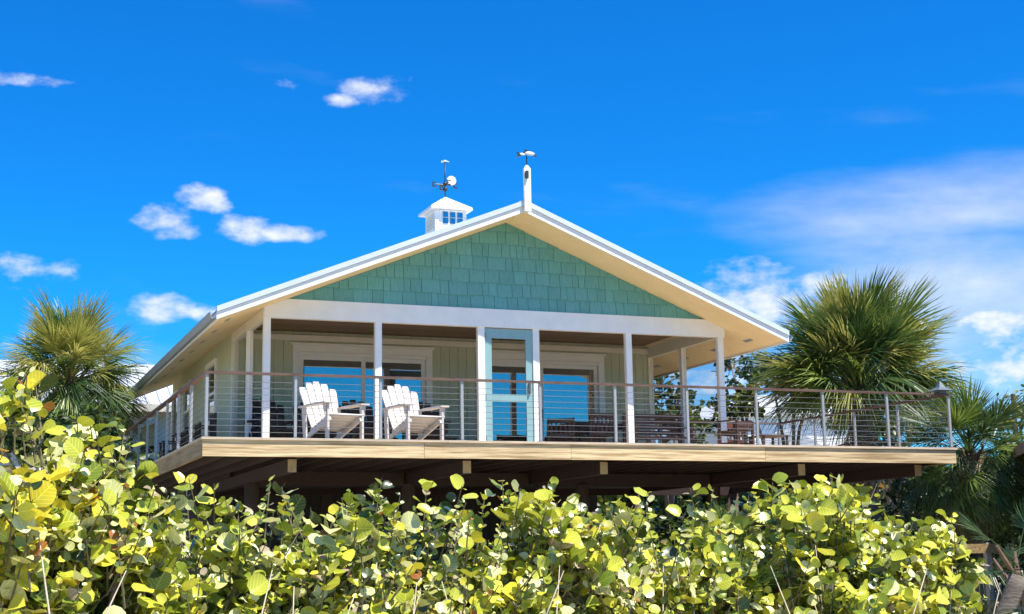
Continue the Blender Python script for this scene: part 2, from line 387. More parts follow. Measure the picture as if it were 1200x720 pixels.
for x in (5.0, 7.93, 10.42, 14.36, 16.9):
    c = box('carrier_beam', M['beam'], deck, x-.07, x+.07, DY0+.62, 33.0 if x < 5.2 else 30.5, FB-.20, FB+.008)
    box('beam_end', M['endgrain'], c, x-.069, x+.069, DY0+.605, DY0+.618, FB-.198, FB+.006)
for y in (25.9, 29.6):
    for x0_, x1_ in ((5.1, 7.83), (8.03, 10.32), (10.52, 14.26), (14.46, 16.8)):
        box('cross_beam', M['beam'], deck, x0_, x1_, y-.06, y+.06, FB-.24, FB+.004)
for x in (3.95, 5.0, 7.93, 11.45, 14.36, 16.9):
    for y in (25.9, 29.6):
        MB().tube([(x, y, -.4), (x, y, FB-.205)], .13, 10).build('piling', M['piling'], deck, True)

# ------------------------------------------------------------------ house
house = thing('beach_house', 'sage green beach house with aqua shingled gable and screened porch', 'house', (RX, 28, 0))
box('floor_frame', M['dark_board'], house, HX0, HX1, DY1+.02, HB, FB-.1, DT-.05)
for x in np.arange(5.1, 14.0, .30):                         # dark boards added to stand for the shade under the house
    box('shade_skirt_board', M['dark_board'], house, x, x+.29, 31.0, 31.04, -.3, FB-.11)
for y in np.arange(31.05, HB-.2, .30): box('shade_skirt_board', M['dark_board'], house, 5.05, 5.09, y, y+.29, -.3, FB-.11)
# inner shell so that the rooms are closed
shell = MB()
shell.box(HX0+.06, HX1-.06, HB-.12, HB, DT-.05, 6.05); shell.box(HX1-.15, HX1-.06, WY+.2, HB-.13, DT-.05, 6.05)
shell.box(HX0+.06, HX1-.06, WY+.2, HB-.13, 6.06, 6.10); shell.box(HX0+.07, HX1-.16, WY+.2, HB-.13, DT-.045, DT)
shell.build('inner_shell', M['dark_board'], house)
# back wall of the porch: upright boards with openings for two sliding doors
S1, S2 = (6.2, 9.11), (10.09, 13.0); STOP = 5.84
def wall_boards_x(x0, x1, holes, y, z0, z1, nm='wall_board'):
    x = x0
    while x < x1-.01:
        xe = min(x+.19, x1); a, b = x+.004, xe-.004; segs = [(z0, z1)]
        for h0, h1, hz0, hz1 in holes:
            if a < h1 and b > h0:
                if a >= h0-.001 and b <= h1+.001: segs = [(z0, hz0)]*(hz0 > z0+.02)+[(hz1, z1)]
                elif a < h0: b = h0
                else: a = h1
        for s0, s1 in segs: box(nm, M['wall'], house, a, b, y-.018, y, s0, s1)
        x = xe
WT = 6.11
holes = [(6.2, 9.11, DT, STOP), (10.09, 13.0, DT, STOP)]
xs = []
wall_boards_x(HX0+.06, 6.2, [], WY, DT, WT); wall_boards_x(9.11, 10.09, [], WY, DT, WT); wall_boards_x(13.0, HX1-.06, [], WY, DT, WT)
wall_boards_x(6.2, 9.11, [], WY, STOP, WT); wall_boards_x(10.09, 13.0, [], WY, STOP, WT)
bk = MB()
for a, b, z0, z1 in ((HX0+.06, 6.2, DT, WT), (9.11, 10.09, DT, WT), (13.0, HX1-.06, DT, WT), (6.2, 9.11, STOP, WT), (10.09, 13.0, STOP, WT)):
    bk.box(a, b, WY+.003, WY+.15, z0, z1)
bk.build('wall_backing', M['shingle_back'], house)
for x0_, x1_, s in ((5.0, 5.12, 0), (14.06, 14.18, 0)):
    box('corner_trim', M['cream'], house, x0_, x1_, WY-.045, WY+.10, DT, roof_under(x0_ if s == 0 and x0_ < 9 else x1_)-.0)
# crown moulding
box('crown_moulding', M['cream'], house, HX0+.125, HX1-.125, WY-.07, WY-.022, 5.93, 6.04)
# sliding doors
for a, b in (S1, S2):
    sd_ = box('sliding_door', M['white'], house, a, b, WY-.05, WY+.02, STOP-.13, STOP)
    box('casing', M['white'], sd_, a, a+.13, WY-.05, WY+.02, DT, STOP-.131); box('casing', M['white'], sd_, b-.13, b, WY-.05, WY+.02, DT, STOP-.131)
    box('casing_cap', M['white'], sd_, a-.04, b+.04, WY-.075, WY+.01, STOP+.002, STOP+.05)
    f0, f1, ft = a+.132, b-.132, STOP-.133
    box('frame', M['white'], sd_, f0, f1, WY-.03, WY+.06, ft-.07, ft); box('frame', M['white'], sd_, f0, f1, WY-.03, WY+.06, DT+.002, DT+.06)
    mid = (f0+f1)/2
    for p0, p1, dy in ((f0, mid+.04, 0), (mid-.04, f1, .045)):
        y0 = WY-.02+dy; y1 = y0+.04
        pn = MB()
        box('panel_stile', M['white'], sd_, p0, p0+.085, y0, y1, DT+.062, ft-.072); box('panel_stile', M['white'], sd_, p1-.085, p1, y0, y1, DT+.062, ft-.072)
        box('panel_rail', M['white'], sd_, p0+.086, p1-.086, y0, y1, ft-.15, ft-.072); box('panel_rail', M['white'], sd_, p0+.086, p1-.086, y0, y1, DT+.062, DT+.16)
        box('pane', M['glass'], sd_, p0+.08, p1-.08, y0+.015, y0+.022, DT+.155, ft-.145)
    box('door_handle', M['steel'], sd_, mid-.02, mid, WY-.06, WY-.022, DT+.95, DT+1.2)
# left outer wall with windows
WIN = [(29.85, 30.95, 4.50, 5.66), (33.2, 34.2, 4.50, 5.60), (35.1, 36.0, DT+.02, 5.60)]
y = WY+.102
while y < HB-.01:
    ye = min(y+.19, HB); a, b = y+.004, ye-.004; segs = [(DT, roof_under(HX0))]
    for w0, w1, z0, z1 in WIN:
        if a < w1 and b > w0: segs = ([(DT, z0)] if z0 > DT+.1 else [])+[(z1, roof_under(HX0))]
    for s0, s1 in segs: box('wall_board', M['wall'], house, HX0, HX0+.018, a, b, s0, s1)
    y = ye
lb = MB(); lb.box(HX0+.02, HX0+.06, WY+.1, HB, DT, 4.49); lb.box(HX0+.02, HX0+.06, WY+.1, HB, 5.67, roof_under(HX0))
prev = WY+.1
for w0, w1, z0, z1 in WIN: lb.box(HX0+.02, HX0+.06, prev, w0, 4.491, 5.669); prev = w1
lb.box(HX0+.02, HX0+.06, prev, HB, 4.491, 5.669); lb.build('wall_backing', M['shingle_back'], house)
for w0, w1, z0, z1 in WIN:
    wd = box('window', M['white'], house, HX0-.05, HX0+.03, w0-.10, w1+.10, z1, z1+.11)
    if z0 > DT+.1: box('sill', M['white'], wd, HX0-.08, HX0+.03, w0-.12, w1+.12, z0-.09, z0)
    box('casing', M['white'], wd, HX0-.05, HX0+.03, w0-.10, w0, z0, z1-.001); box('casing', M['white'], wd, HX0-.05, HX0+.03, w1, w1+.10, z0, z1-.001)
    box('sash_rail', M['white'], wd, HX0-.015, HX0+.02, w0+.001, w1-.001, (z0+z1)/2-.03, (z0+z1)/2+.03)
    box('pane', M['glass'], wd, HX0, HX0+.008, w0, w1, z0, (z0+z1)/2-.031); box('pane', M['glass'], wd, HX0, HX0+.008, w0, w1, (z0+z1)/2+.031, z1)
# porch posts and beams
for x in (5.05, 7.08, 12.10, 14.12): box('porch_post', M['white'], house, x-.06, x+.06, PY-.055, PY+.055, DT+.001, BB-.001)
for x in (9.06, 10.16): box('door_post', M['white'], house, x-.065, x+.065, PY-.055, PY+.055, DT+.001, BB-.001)
for x in (5.05, 14.12): box('porch_post', M['white'], house, x-.055, x+.055, 26.52, 26.63, DT+.001, BB-.001)
bp_ = clip_roof([(4.99, BB), (14.21, BB), (14.21, BT), (4.99, BT)], .002)
MB().prism_xz(bp_, PY-.07, PY+.07).build('porch_beam', M['white'], house)
for x in (5.05, 14.12):
    pl_ = clip_roof([(x-.06, BB), (x+.06, BB), (x+.06, BT), (x-.06, BT)], .003)
    MB().prism_xz(pl_, PY+.072, WY-.05).build('side_beam', M['cream'], house)
# screens of the porch bays
for a, b in ((5.112, 7.018), (7.142, 8.993), (10.227, 12.038), (12.162, 14.058)): box('screen_panel', M['screen'], house, a, b, PY-.002, PY+.002, DT+.01, BB-.002)
for x in (5.05, 14.12):
    for a, b in ((PY+.057, 26.518), (26.632, WY-.05)): box('screen_panel', M['screen'], house, x-.002, x+.002, a, b, DT+.01, BB-.002)
# screen door between the two middle posts
sdr = box('screen_door', M['aqua'], house, 9.13, 9.27, PY-.03, PY+.015, DT+.02, BB-.02)
zm = onY(596, 467, PY).z
box('door_stile', M['aqua'], sdr, 9.955, 10.09, PY-.03, PY+.015, DT+.02, BB-.02)
for z0, z1 in ((BB-.20, BB-.02), (zm-.07, zm+.07), (DT+.02, DT+.22)): box('door_rail', M['aqua'], sdr, 9.271, 9.954, PY-.03, PY+.015, z0, z1)
box('screen_mesh', M['screen'], sdr, 9.271, 9.954, PY-.004, PY, DT+.221, zm-.071); box('screen_mesh', M['screen'], sdr, 9.271, 9.954, PY-.004, PY, zm+.071, BB-.201)
box('door_handle', M['steel'], sdr, 10.0, 10.03, PY-.08, PY-.031, onY(620, 462, PY).z, onY(620, 447, PY).z)
for z in (DT+.3, zm, BB-.15): box('hinge', M['steel'], sdr, 9.118, 9.15, PY-.04, PY-.031, z-.05, z+.05)
# porch ceiling boards
y = PY+.072
while y < WY-.03:
    ye = min(y+.15, WY-.02); box('ceiling_board', M['ceiling'], house, 5.22, 13.98, y+.003, ye-.003, 6.12, 6.14); y = ye
# gable: backing and single shingles
gz = BT+.002
tri = clip_roof([(4.6, gz), (14.6, gz), (14.6, 8.2), (4.6, 8.2)], .004)
MB().prism_xz(tri, PY+.0, PY+.06).build('gable_wall', M['shingle_back'], house)
row = 0; z = gz+.004
while z < 7.86:
    x = 4.9+rnd.random()*.2
    while x < 14.4:
        w = rnd.choice([.13, .17, .21, .26, .30, .36]); drop = rnd.choice([0, 0, 0, .008, .015]) if row else 0
        P = clip_roof([(x+.004, z-drop), (x+w-.004, z-drop), (x+w-.004, z+.262), (x+.004, z+.262)], .006)
        if len(P) >= 3 and max(q[1] for q in P)-min(q[1] for q in P) > .03:
            n = len(P); t0, t1 = .034+rnd.random()*.006, .010
            def yy(q): return PY-.003-(t0+(t1-t0)*(q[1]-(z-drop))/.262)
            mb = MB(); mb.quad_mesh([(q[0], yy(q), q[1]) for q in P]+[(q[0], PY-.002, q[1]) for q in P],
                [tuple(range(n)), tuple(range(2*n-1, n-1, -1))]+[(i, i+n, (i+1) % n+n, (i+1) % n) for i in range(n)])
            mb.build('shingle', M['shingle'], house)
        x += w
    row += 1; z += .25
# roof
roof = MB()
for s, ex in ((-1, EX0), (1, EX1)):
    roof.prism_xz([(RX, roof_under(RX)), (ex, roof_under(ex)), (ex, roof_under(ex)+.13), (RX, roof_under(RX)+.13)][::s], RY0+.03, RY1-.03)
roof = roof.build('roof', M['soffit'], house)
n_p = 32; pw = (RY1-RY0-.10)/n_p
for s, ex in ((-1, EX0-.03), (1, EX1+.03)):
    for i in range(n_p):
        y0 = RY0+.05+i*pw; mb = MB()
        def zz(x, d): return roof_under(x)+.132+d
        mb.prism_xz([(RX+s*.001, zz(RX, 0)), (ex, zz(ex, 0)), (ex, zz(ex, .02)), (RX+s*.001, zz(RX, .02))], y0+.001, y0+pw-.031)
        mb.prism_xz([(RX+s*.001, zz(RX, 0)), (ex, zz(ex, 0)), (ex, zz(ex, .055)), (RX+s*.001, zz(RX, .055))], y0+pw-.030, y0+pw-.001)
        mb.build('roof_panel', M['metal_roof'], roof)
    # rake: board below, metal trim proud above it
    for yy_, nm, mt_, a, b, dy in ((RY0, 'rake_board', M['white'], -.015, .105, .028), (RY0-.03, 'rake_trim', M['metal_roof'], .110, .205, .075)):
        MB().prism_xz([(RX+s*.0, roof_under(RX)+a), (ex, roof_under(ex)+a), (ex, roof_under(ex)+b), (RX, roof_under(RX)+b)], yy_, yy_+dy).build(nm, mt_, roof)
    MB().prism_xz([(RX+s*.0, roof_under(RX)-.01), (ex, roof_under(ex)-.01), (ex, roof_under(ex)+.11), (RX, roof_under(RX)+.11)], RY1-.028, RY1).build('rake_board', M['white'], roof)
    # eave fascia and gutter
    box('eave_fascia', M['white'], roof, min(ex-s*.028, ex-s*.0), max(ex-s*.028, ex), RY0+.03, RY1-.03, roof_under(ex)-.03, roof_under(ex)+.10)
    gx = ex+s*.002; g = MB()
    zt = roof_under(ex)+.115
    prof = [(gx, zt-.12), (gx+s*.07, zt-.12), (gx+s*.11, zt-.03), (gx+s*.11, zt), (gx+s*.10, zt), (gx+s*.06, zt-.10), (gx, zt-.105)]
    g.prism_xz(prof, RY0+.04, RY1-.04); g.build('gutter', M['gutter'], roof)
    # soffit vents
    for i in range(9):
        y0 = RY0+.8+i*1.35; xv = ex-s*.35
        MB().quad_mesh([(xv-.04, y0, roof_under(xv-.04)-.004), (xv+.04, y0, roof_under(xv+.04)-.004), (xv+.04, y0+.3, roof_under(xv+.04)-.004), (xv-.04, y0+.3, roof_under(xv-.04)-.004),
                        (xv-.04, y0, roof_under(xv-.04)+.01), (xv+.04, y0, roof_under(xv+.04)+.01), (xv+.04, y0+.3, roof_under(xv+.04)+.01), (xv-.04, y0+.3, roof_under(xv-.04)+.01)],
                       [(0,1,2,3), (0,4,5,1), (1,5,6,2), (2,6,7,3), (3,7,4,0)]).build('soffit_vent', M['gutter'], roof)
MB().prism_xz([(RX-.16, roof_top(RX-.16)+.03), (RX, RZ+.045), (RX+.16, roof_top(RX+.16)+.03), (RX, RZ+.03)], RY0-.02, RY1).build('ridge_cap', M['metal_roof'], roof)
# rear gable
MB().prism_xz([(HX0, 6.0), (HX1, 6.0), (RX, roof_under(RX)-.005)], HB-.1, HB).build('rear_gable', M['wall'], house)

# cupola on the ridge
CY, ce = 28.6, onY(530, 244, 28.2).z
cz0 = roof_top(RX+.36)-.02
cup = thing('roof_cupola', 'white louvred cupola with small windows and pyramid roof on the ridge', 'cupola', (RX, CY, RZ-.1))
cb = box('cupola_body', M['white'], cup, RX-.34, RX+.34, CY-.34, CY+.34, cz0, ce-.04)
box('cupola_base', M['white'], cup, RX-.40, RX+.40, CY-.40, CY+.40, cz0-.03, cz0+.22)
for k in range(3):
    for zz0, zz1 in ((ce-.19, ce-.08), (ce-.33, ce-.21)):
        x0_ = RX-.17+k*.16; box('pane', M['glass'], cb, x0_, x0_+.115, CY-.355, CY-.342, zz0, zz1)
box('window_frame', M['white'], cb, RX-.24, RX+.35, CY-.372, CY-.341, ce-.075, ce-.042)
for sx in (-.34, .28): box('corner_trim', M['white'], cb, RX+sx-.01, RX+sx+.07, CY-.36, CY-.341, cz0+.2, ce-.08)
for k in range(4): box('louvre', M['cream'], cb, RX-.36, RX-.341, CY-.22, CY+.22, ce-.16-k*.09, ce-.10-k*.09)
cr = MB(); r_ = .46; pk = onY(523, 231, CY).z
cr.quad_mesh([(RX-r_, CY-r_, ce-.035), (RX+r_, CY-r_, ce-.035), (RX+r_, CY+r_, ce-.035), (RX-r_, CY+r_, ce-.035), (RX-r_, CY-r_, ce+.02), (RX+r_, CY-r_, ce+.02), (RX+r_, CY+r_, ce+.02), (RX-r_, CY+r_, ce+.02), (RX, CY, pk)],
    [(0,3,2,1), (0,1,5,4), (1,2,6,5), (2,3,7,6), (3,0,4,7), (4,5,8), (5,6,8), (6,7,8), (7,4,8)])
cr.build('cupola_roof', M['white'], cup)
def fish(mb, c, L, t, arch):
    """Leaping fish silhouette with real thickness, nose to +X."""
    N = 9; top, bot = [], []
    for i in range(N+1):
        s = i/N; x = (s-.5)*L; hgt = L*.16*math.sin(math.pi*min(1, s*.93+.07))**.7*(1-.25*s)
        zc = arch*(1-(2*s-1)**2); top.append((x, zc+hgt*.55)); bot.append((x, zc-hgt*.45))
    P = top+bot[::-1]
    for q0, q1 in zip(range(N), range(1, N+1)):
        mb.prism_xz([(c[0]+a, c[2]+b) for a, b in (bot[q0], bot[q1], top[q1], top[q0])], c[1]-t, c[1]+t)
    a, b = top[0]
    mb.prism_xz([(c[0]+a+.02, c[2]+b-.02), (c[0]+a-.14*L, c[2]+b+.16*L), (c[0]+a-.07*L, c[2]+b-.01), (c[0]+a-.20*L, c[2]+b-.13*L)], c[1]-t, c[1]+t)
    k = 5; mb.prism_xz([(c[0]+top[3][0], c[2]+top[3][1]), (c[0]+top[6][0], c[2]+top[6][1]), (c[0]+top[3][0]-.01, c[2]+top[3][1]+.10*L)], c[1]-t*.8, c[1]+t*.8)
wv = thing('weathervane', 'bronze weathervane with compass arms and a pale disc on the cupola', 'weathervane', (RX, CY, pk-.01))
wt = onY(523, 190, CY).z
MB().tube([(RX, CY, pk-.03), (RX, CY, wt)], .014, 8).build('rod', M['vane_dark'], wv, True)
zc = onY(523, 217, CY).z
arm = MB().tube([(RX-.22, CY, zc), (RX+.22, CY, zc)], .013, 8).build('compass_arm', M['vane_dark'], wv)
MB().tube([(RX, CY-.22, zc), (RX, CY+.22, zc)], .013, 8).build('compass_arm', M['vane_dark'], wv)
for dx, dy in ((-.24, 0), (.24, 0), (0, -.24), (0, .24)):
    mb = MB(); mb.box(RX+dx-.045, RX+dx+.045, CY+dy-.01, CY+dy+.01, zc-.06, zc-.035); mb.box(RX+dx-.045, RX+dx-.02, CY+dy-.01, CY+dy+.01, zc-.034, zc+.05); mb.box(RX+dx-.019, RX+dx+.045, CY+dy-.01, CY+dy+.01, zc+.03, zc+.05)
    mb.build('compass_letter', M['vane_dark'], arm)
MB().tube([(RX+.14, CY-.03, zc+.10), (RX+.14, CY+.0, zc+.10)], .105, 16).build('disc', M['vane_white'], wv)
MB().ball((RX, CY, zc-.10), .055).build('ball', M['vane_dark'], wv, True); MB().ball((RX, CY, zc+.02), .05).build('ball', M['vane_dark'], wv, True)
mb = MB(); fish(mb, (RX+.02, CY, wt), .16, .012, .02); mb.build('ornament', M['vane_white'], wv)
# finial post at the gable peak
fp = thing('gable_finial', 'square white finial post standing at the gable peak', 'finial', (RX+.02, RY0, 7.85))
ft_ = onY(617, 199, RY0).z; FX = RX+.03
box('post', M['white'], fp, FX-.065, FX+.065, RY0-.09, RY0-.032, 7.86, ft_)
MB().quad_mesh([(FX-.064, RY0-.089, ft_), (FX+.064, RY0-.089, ft_), (FX+.064, RY0-.033, ft_), (FX-.064, RY0-.033, ft_), (FX, RY0-.06, ft_+.09)], [(0,1,4), (1,2,4), (2,3,4), (3,0,4), (3,2,1,0)]).build('cap', M['white'], fp)
box('lamp', M['vane_dark'], fp, FX-.05, FX+.0, RY0-.15, RY0-.091, ft_-.20, ft_-.06)
fv = thing('fish_weathervane', 'small dark and white leaping fish weathervane above the finial post', 'weathervane', (FX, RY0-.06, ft_+.08))
MB().tube([(FX, RY0-.06, ft_+.05), (FX, RY0-.06, ft_+.24)], .012, 8).build('rod', M['vane_dark'], fv)
mb = MB(); fish(mb, (FX+.03, RY0-.06, ft_+.24), .34, .03, .07); mb.build('fish', M['vane_dark'], fv)
mb = MB(); mb.ball((FX+.05, RY0-.095, ft_+.285), .055, 1.9, .3, .7); mb.build('belly', M['vane_white'], fv, True)
mb = MB(); mb.ball((FX-.10, RY0-.095, ft_+.26), .035, 1.6, .3, .7); mb.build('belly', M['vane_white'], fv, True)

# ------------------------------------------------------------------ railings
def railing(name, label, pts, nseg, loc, skip_first=False, skip_last=False):
    t = thing(name, label, 'railing', loc)
    p, q = Vector(pts[0]), Vector(pts[1]); d = q-p
    for i in range(nseg+1):
        if (i == 0 and skip_first) or (i == nseg and skip_last): continue
        c = p+d*(i/nseg); pm = box('rail_post', M['post_metal'], t, c.x-.021, c.x+.021, c.y-.021, c.y+.021, DT+.001, RT-.036)
        box('post_foot', M['steel'], pm, c.x-.05, c.x+.05, c.y-.05, c.y+.05, DT+.001, DT+.013)
    e = d.normalized()*.05
    MB().bar(p-e*(0 if skip_first else 1)+Vector((0, 0, RT-.017)), q+e*(0 if skip_last else 1)+Vector((0, 0, RT-.017)), .095, .034).build('top_rail', M['rail'], t)
    for k in range(9):
        z = DT+.085+k*.097
        MB().tube([p+Vector((0, 0, z)), q+Vector((0, 0, z))], .0042, 5).build('cable', M['steel'], t)
    return t
FYR = DY0+.06
railing('deck_railing', 'long front deck railing of steel cables under a reddish wood cap', [(3.55, FYR, 0), (17.26, FYR, 0)], 10, (10.4, FYR, DT))
railing('deck_railing', 'left side deck railing of cables receding along the house wall', [(3.55, FYR+.101, 0), (3.55, HB-.1, 0)], 10, (3.55, 29, DT), skip_first=True)
railing('deck_railing', 'right side cable railing of the open deck before the big palm', [(17.26, FYR+.101, 0), (17.26, DY1-.06, 0)], 4, (17.26, 25, DT), skip_first=True)
railing('deck_railing', 'rear cable railing closing the open deck beside the porch', [(14.30, DY1-.062, 0), (17.20, DY1-.062, 0)], 2, (15.8, DY1, DT), skip_last=True)

# ------------------------------------------------------------------ furniture
def adirondack(name, mat, label, cat, group):
    """Facing -Y, base at the origin; every slat its own part."""
    t = thing(name, label, cat, (0, 0, 0), group, local=True)
    for s in (-1, 1):
        MB().bar((s*.27, -.42, .36), (s*.27, .46, .035), .03, .075, up=(0, .35, 1)).build('side_rail', mat, t)
        box('front_leg', mat, t, s*.305-.018, s*.305+.018, -.43, -.365, 0, .57)
        MB().bar((s*.305, .24, .0), (s*.305, .30, .57), .036, .09, up=(0, 1, 0)).build('rear_leg', mat, t)
        a = MB(); x0, x1 = (.25, .40) if s > 0 else (-.40, -.25)
        a.box(x0, x1, -.47, .10, .571, .597); a.box(x0+(.03 if s > 0 else .04), x1-(.04 if s > 0 else .03), .10, .40, .571, .597); a.build('armrest', mat, t)
        MB().quad_mesh([(s*.33, -.42, .57), (s*.33, -.34, .57), (s*.33, -.40, .40), (s*.36, -.42, .57), (s*.36, -.34, .57), (s*.36, -.40, .40)], [(0,1,2), (5,4,3), (0,3,4,1), (1,4,5,2), (2,5,3,0)]).build('arm_bracket', mat, t)
    for k in range(6):
        y = -.43+k*.098; z = .405-(y+.43)*.36
        MB().bar((-.285, y+.04, z), (.285, y+.04, z), .022, .088, up=(0, 1, -.36)).build('seat_slat', mat, t)
    n = 5; ln = math.radians(24)
    for k in range(n):
        u = (k-(n-1)/2)/((n-1)/2); L = .86-.12*u*u; bx_ = u*.215; tx = u*.275
        p = Vector((bx_, .13, .22)); q = Vector((tx, .13+L*math.sin(ln), .22+L*math.cos(ln)))
        m_ = p.lerp(q, .93); up = Vector((0, -math.cos(ln), math.sin(ln)))
        mb = MB(); mb.bar(p, m_, .096, .022, up=up, w2=.124); mb.bar(m_, q, .124, .022, up=up, w2=.095); mb.build('back_slat', mat, t)
    for h in (.30, .62):
        c = Vector((0, .13+h*math.sin(ln)+.026, .22+h*math.cos(ln)+.0)); MB().bar(c-Vector((.30, 0, 0)), c+Vector((.30, 0, 0)), .024, .07, up=(0, .4, 1)).build('back_rail', mat, t)
    t.scale = (1.06, 1.06, 1.06)
    return t
wc = adirondack('adirondack_chair', M['chair_white'], 'white slatted adirondack chair on the deck, nearer the left deck corner', 'chair', 'white chairs on the open deck')
wc.location = (onY(388, 500, 23.0).x, 23.0, DT+.001); wc.rotation_euler.z = math.radians(17)
copy_tree(wc, (onY(484, 500, 23.0).x, 23.05, DT+.001), math.radians(13), 'white slatted adirondack chair just right of the slim white porch post')
dkx = [(5.45, 26.3, 8, 'dark adirondack chair inside the porch behind the left corner post'), (6.25, 26.3, -6, 'dark adirondack chair inside the porch, second from the left corner'),
       (7.12, 26.2, 5, 'dark adirondack chair inside the porch behind the first white chair'), (8.35, 26.3, -10, 'dark adirondack chair inside the porch behind the second white chair')]
dc = None
for x, y, a, lb_ in dkx:
    if dc is None:
        dc = adirondack('adirondack_chair', M['chair_dark'], lb_, 'chair', 'dark chairs inside the porch'); dc.scale = (1.14, 1.14, 1.14); dc.location = (x, y, DT+.001); dc.rotation_euler.z = math.radians(a)
    else: copy_tree(dc, (x, y, DT+.001), math.radians(a), lb_)
def side_table(loc, label, mat, w=.45, h=.45):
    t = thing('side_table', label, 'table', loc, local=True)
    for k in range(4): box('table_slat', mat, t, -w/2+k*w/4+.004, -w/2+(k+1)*w/4-.004, -w/2, w/2, h-.025, h)
    for sx in (-1, 1):
        for sy in (-1, 1): box('leg', mat, t, sx*(w/2-.04)-.02, sx*(w/2-.04)+.02, sy*(w/2-.04)-.02, sy*(w/2-.04)+.02, 0, h-.026)
    return t
side_table((8.95, 26.9, DT+.001), 'small dark slatted table in the porch left of the screen door', M['chair_dark'])
side_table((9.75, 26.8, DT+.001), 'low dark table seen through the lower panel of the screen door', M['chair_dark'], .6, .40)
def slat_chair(loc, rz, label, mat, group=None, hgt=.92, w=.5):
    t = thing('dining_chair', label, 'chair', loc, group, rz, True)
    for sx in (-1, 1):
        box('front_leg', mat, t, sx*w/2-.022, sx*w/2+.022, -.24, -.195, 0, .62); box('rear_leg', mat, t, sx*w/2-.022, sx*w/2+.022, .20, .245, 0, hgt)
        box('armrest', mat, t, sx*w/2-.03, sx*w/2+.03, -.26, .199, .621, .645); box('stretcher', mat, t, sx*w/2-.015, sx*w/2+.015, -.194, .199, .18, .22)
    for k in range(5): box('seat_slat', mat, t, -w/2+.025, w/2-.025, -.23+k*.088, -.23+k*.088+.076, .43, .452)
    box('seat_rail', mat, t, -w/2+.023, w/2-.023, -.235, -.205, .36, .428)
    box('top_rail', mat, t, -w/2+.023, w/2-.023, .205, .24, hgt-.10, hgt-.01)
    for k in range(5): x = -w/2+.07+k*(w-.14)/4; box('back_slat', mat, t, x-.02, x+.02, .212, .232, .50, hgt-.102)
    box('lower_rail', mat, t, -w/2+.023, w/2-.023, .206, .238, .455, .498)
    return t
def table(name, loc, rz, label, mat, L=1.5, W=.85, H=.74):
    t = thing(name, label, 'table', loc, None, rz, True)
    n = 7
    for k in range(n): box('top_slat', mat, t, -L/2, L/2, -W/2+k*W/n+.004, -W/2+(k+1)*W/n-.004, H-.03, H)
    for sy in (-1, 1): box('apron', mat, t, -L/2+.1, L/2-.1, sy*(W/2-.08)-.012, sy*(W/2-.08)+.012, H-.12, H-.031)
    for sx in (-1, 1):
        for sy in (-1, 1): box('leg', mat, t, sx*(L/2-.07)-.03, sx*(L/2-.07)+.03, sy*(W/2-.06)-.03, sy*(W/2-.06)+.03, 0, H-.031)
    return t
table('dining_table', (12.05, 26.6, DT+.001), 0, 'dark brown slatted dining table inside the porch before the right sliding door', M['brown'], 1.5)
slat_chair((11.15, 26.1, DT+.001), math.radians(150), 'dark brown armchair at the left end of the porch dining table', M['brown'], 'porch dining chairs', .80)
slat_chair((11.75, 25.75, DT+.001), math.radians(180), 'dark brown armchair on the near side of the porch dining table', M['brown'], 'porch dining chairs', .88)
slat_chair((12.2, 27.4, DT+.001), 0, 'dark brown armchair on the far side of the porch dining table', M['brown'], 'porch dining chairs', .92)
def bench(loc, rz, label, mat, L=1.3):
    t = thing('garden_bench', label, 'bench', loc, None, rz, True)
    for sx in (-1, 1):
        box('front_leg', mat, t, sx*L/2-.03, sx*L/2+.03, -.27, -.21, 0, .64); box('rear_leg', mat, t, sx*L/2-.03, sx*L/2+.03, .22, .27, 0, .95); box('armrest', mat, t, sx*L/2-.04, sx*L/2+.04, -.30, .219, .641, .67)
    for k in range(5): box('seat_slat', mat, t, -L/2+.031, L/2-.031, -.25+k*.092, -.25+k*.092+.08, .42, .445)
    for k in range(4): box('back_slat', mat, t, -L/2+.031, L/2-.031, .225, .25, .52+k*.11, .52+k*.11+.085)
    for k in range(3): x = -L/2+.3+k*.35; box('inner_leg', mat, t, x-.02, x+.02, -.2, -.16, 0, .419)
    return t
bench((13.15, 25.9, DT+.001), 0, 'reddish brown slatted bench at the right end of the porch', M['redbrown'], 1.25)
slat_chair((13.95, 24.2, DT+.001), math.radians(200), 'small brown armchair on the open deck right of the porch corner post', M['brown'], None, .62, .45)
slat_chair((15.2, 26.6, DT+.001), math.radians(-30), 'brown armchair at the rear rail of the open deck', M['redbrown'], None, .85)
side_table((14.9, 24.6, DT+.001), 'low brown slatted table on the open right deck', M['brown'], .6, .40)
for (yy_, lb_) in ((27.3, 'brown armchair on the left walkway, nearest the deck corner'), (29.1, 'brown armchair on the left walkway, middle of the three'), (31.0, 'brown armchair on the left walkway, farthest along the wall')):
    slat_chair((4.30, yy_, DT+.001), math.radians(-90), lb_, M['brown'], 'chairs along the left walkway', .88)
# lantern on the corner post
LX, LY = 17.10, FYR
lt = thing('post_lantern', 'grey pagoda roofed lantern at the right front corner of the rail', 'lantern', (LX, LY, RT))
box('lantern_body', M['lantern'], lt, LX-.07, LX+.07, LY-.07, LY+.07, RT+.001, RT+.05)
rr = MB(); rr.quad_mesh([(LX-.17, LY-.17, RT+.05), (LX+.17, LY-.17, RT+.05), (LX+.17, LY+.17, RT+.05), (LX-.17, LY+.17, RT+.05), (LX-.07, LY-.07, RT+.11), (LX+.07, LY-.07, RT+.11), (LX+.07, LY+.07, RT+.11), (LX-.07, LY+.07, RT+.11), (LX, LY, RT+.24)],
    [(3,2,1,0), (0,1,5,4), (1,2,6,5), (2,3,7,6), (3,0,4,7), (4,5,8), (5,6,8), (6,7,8), (7,4,8)]); rr.build('lantern_roof', M['lantern'], lt)

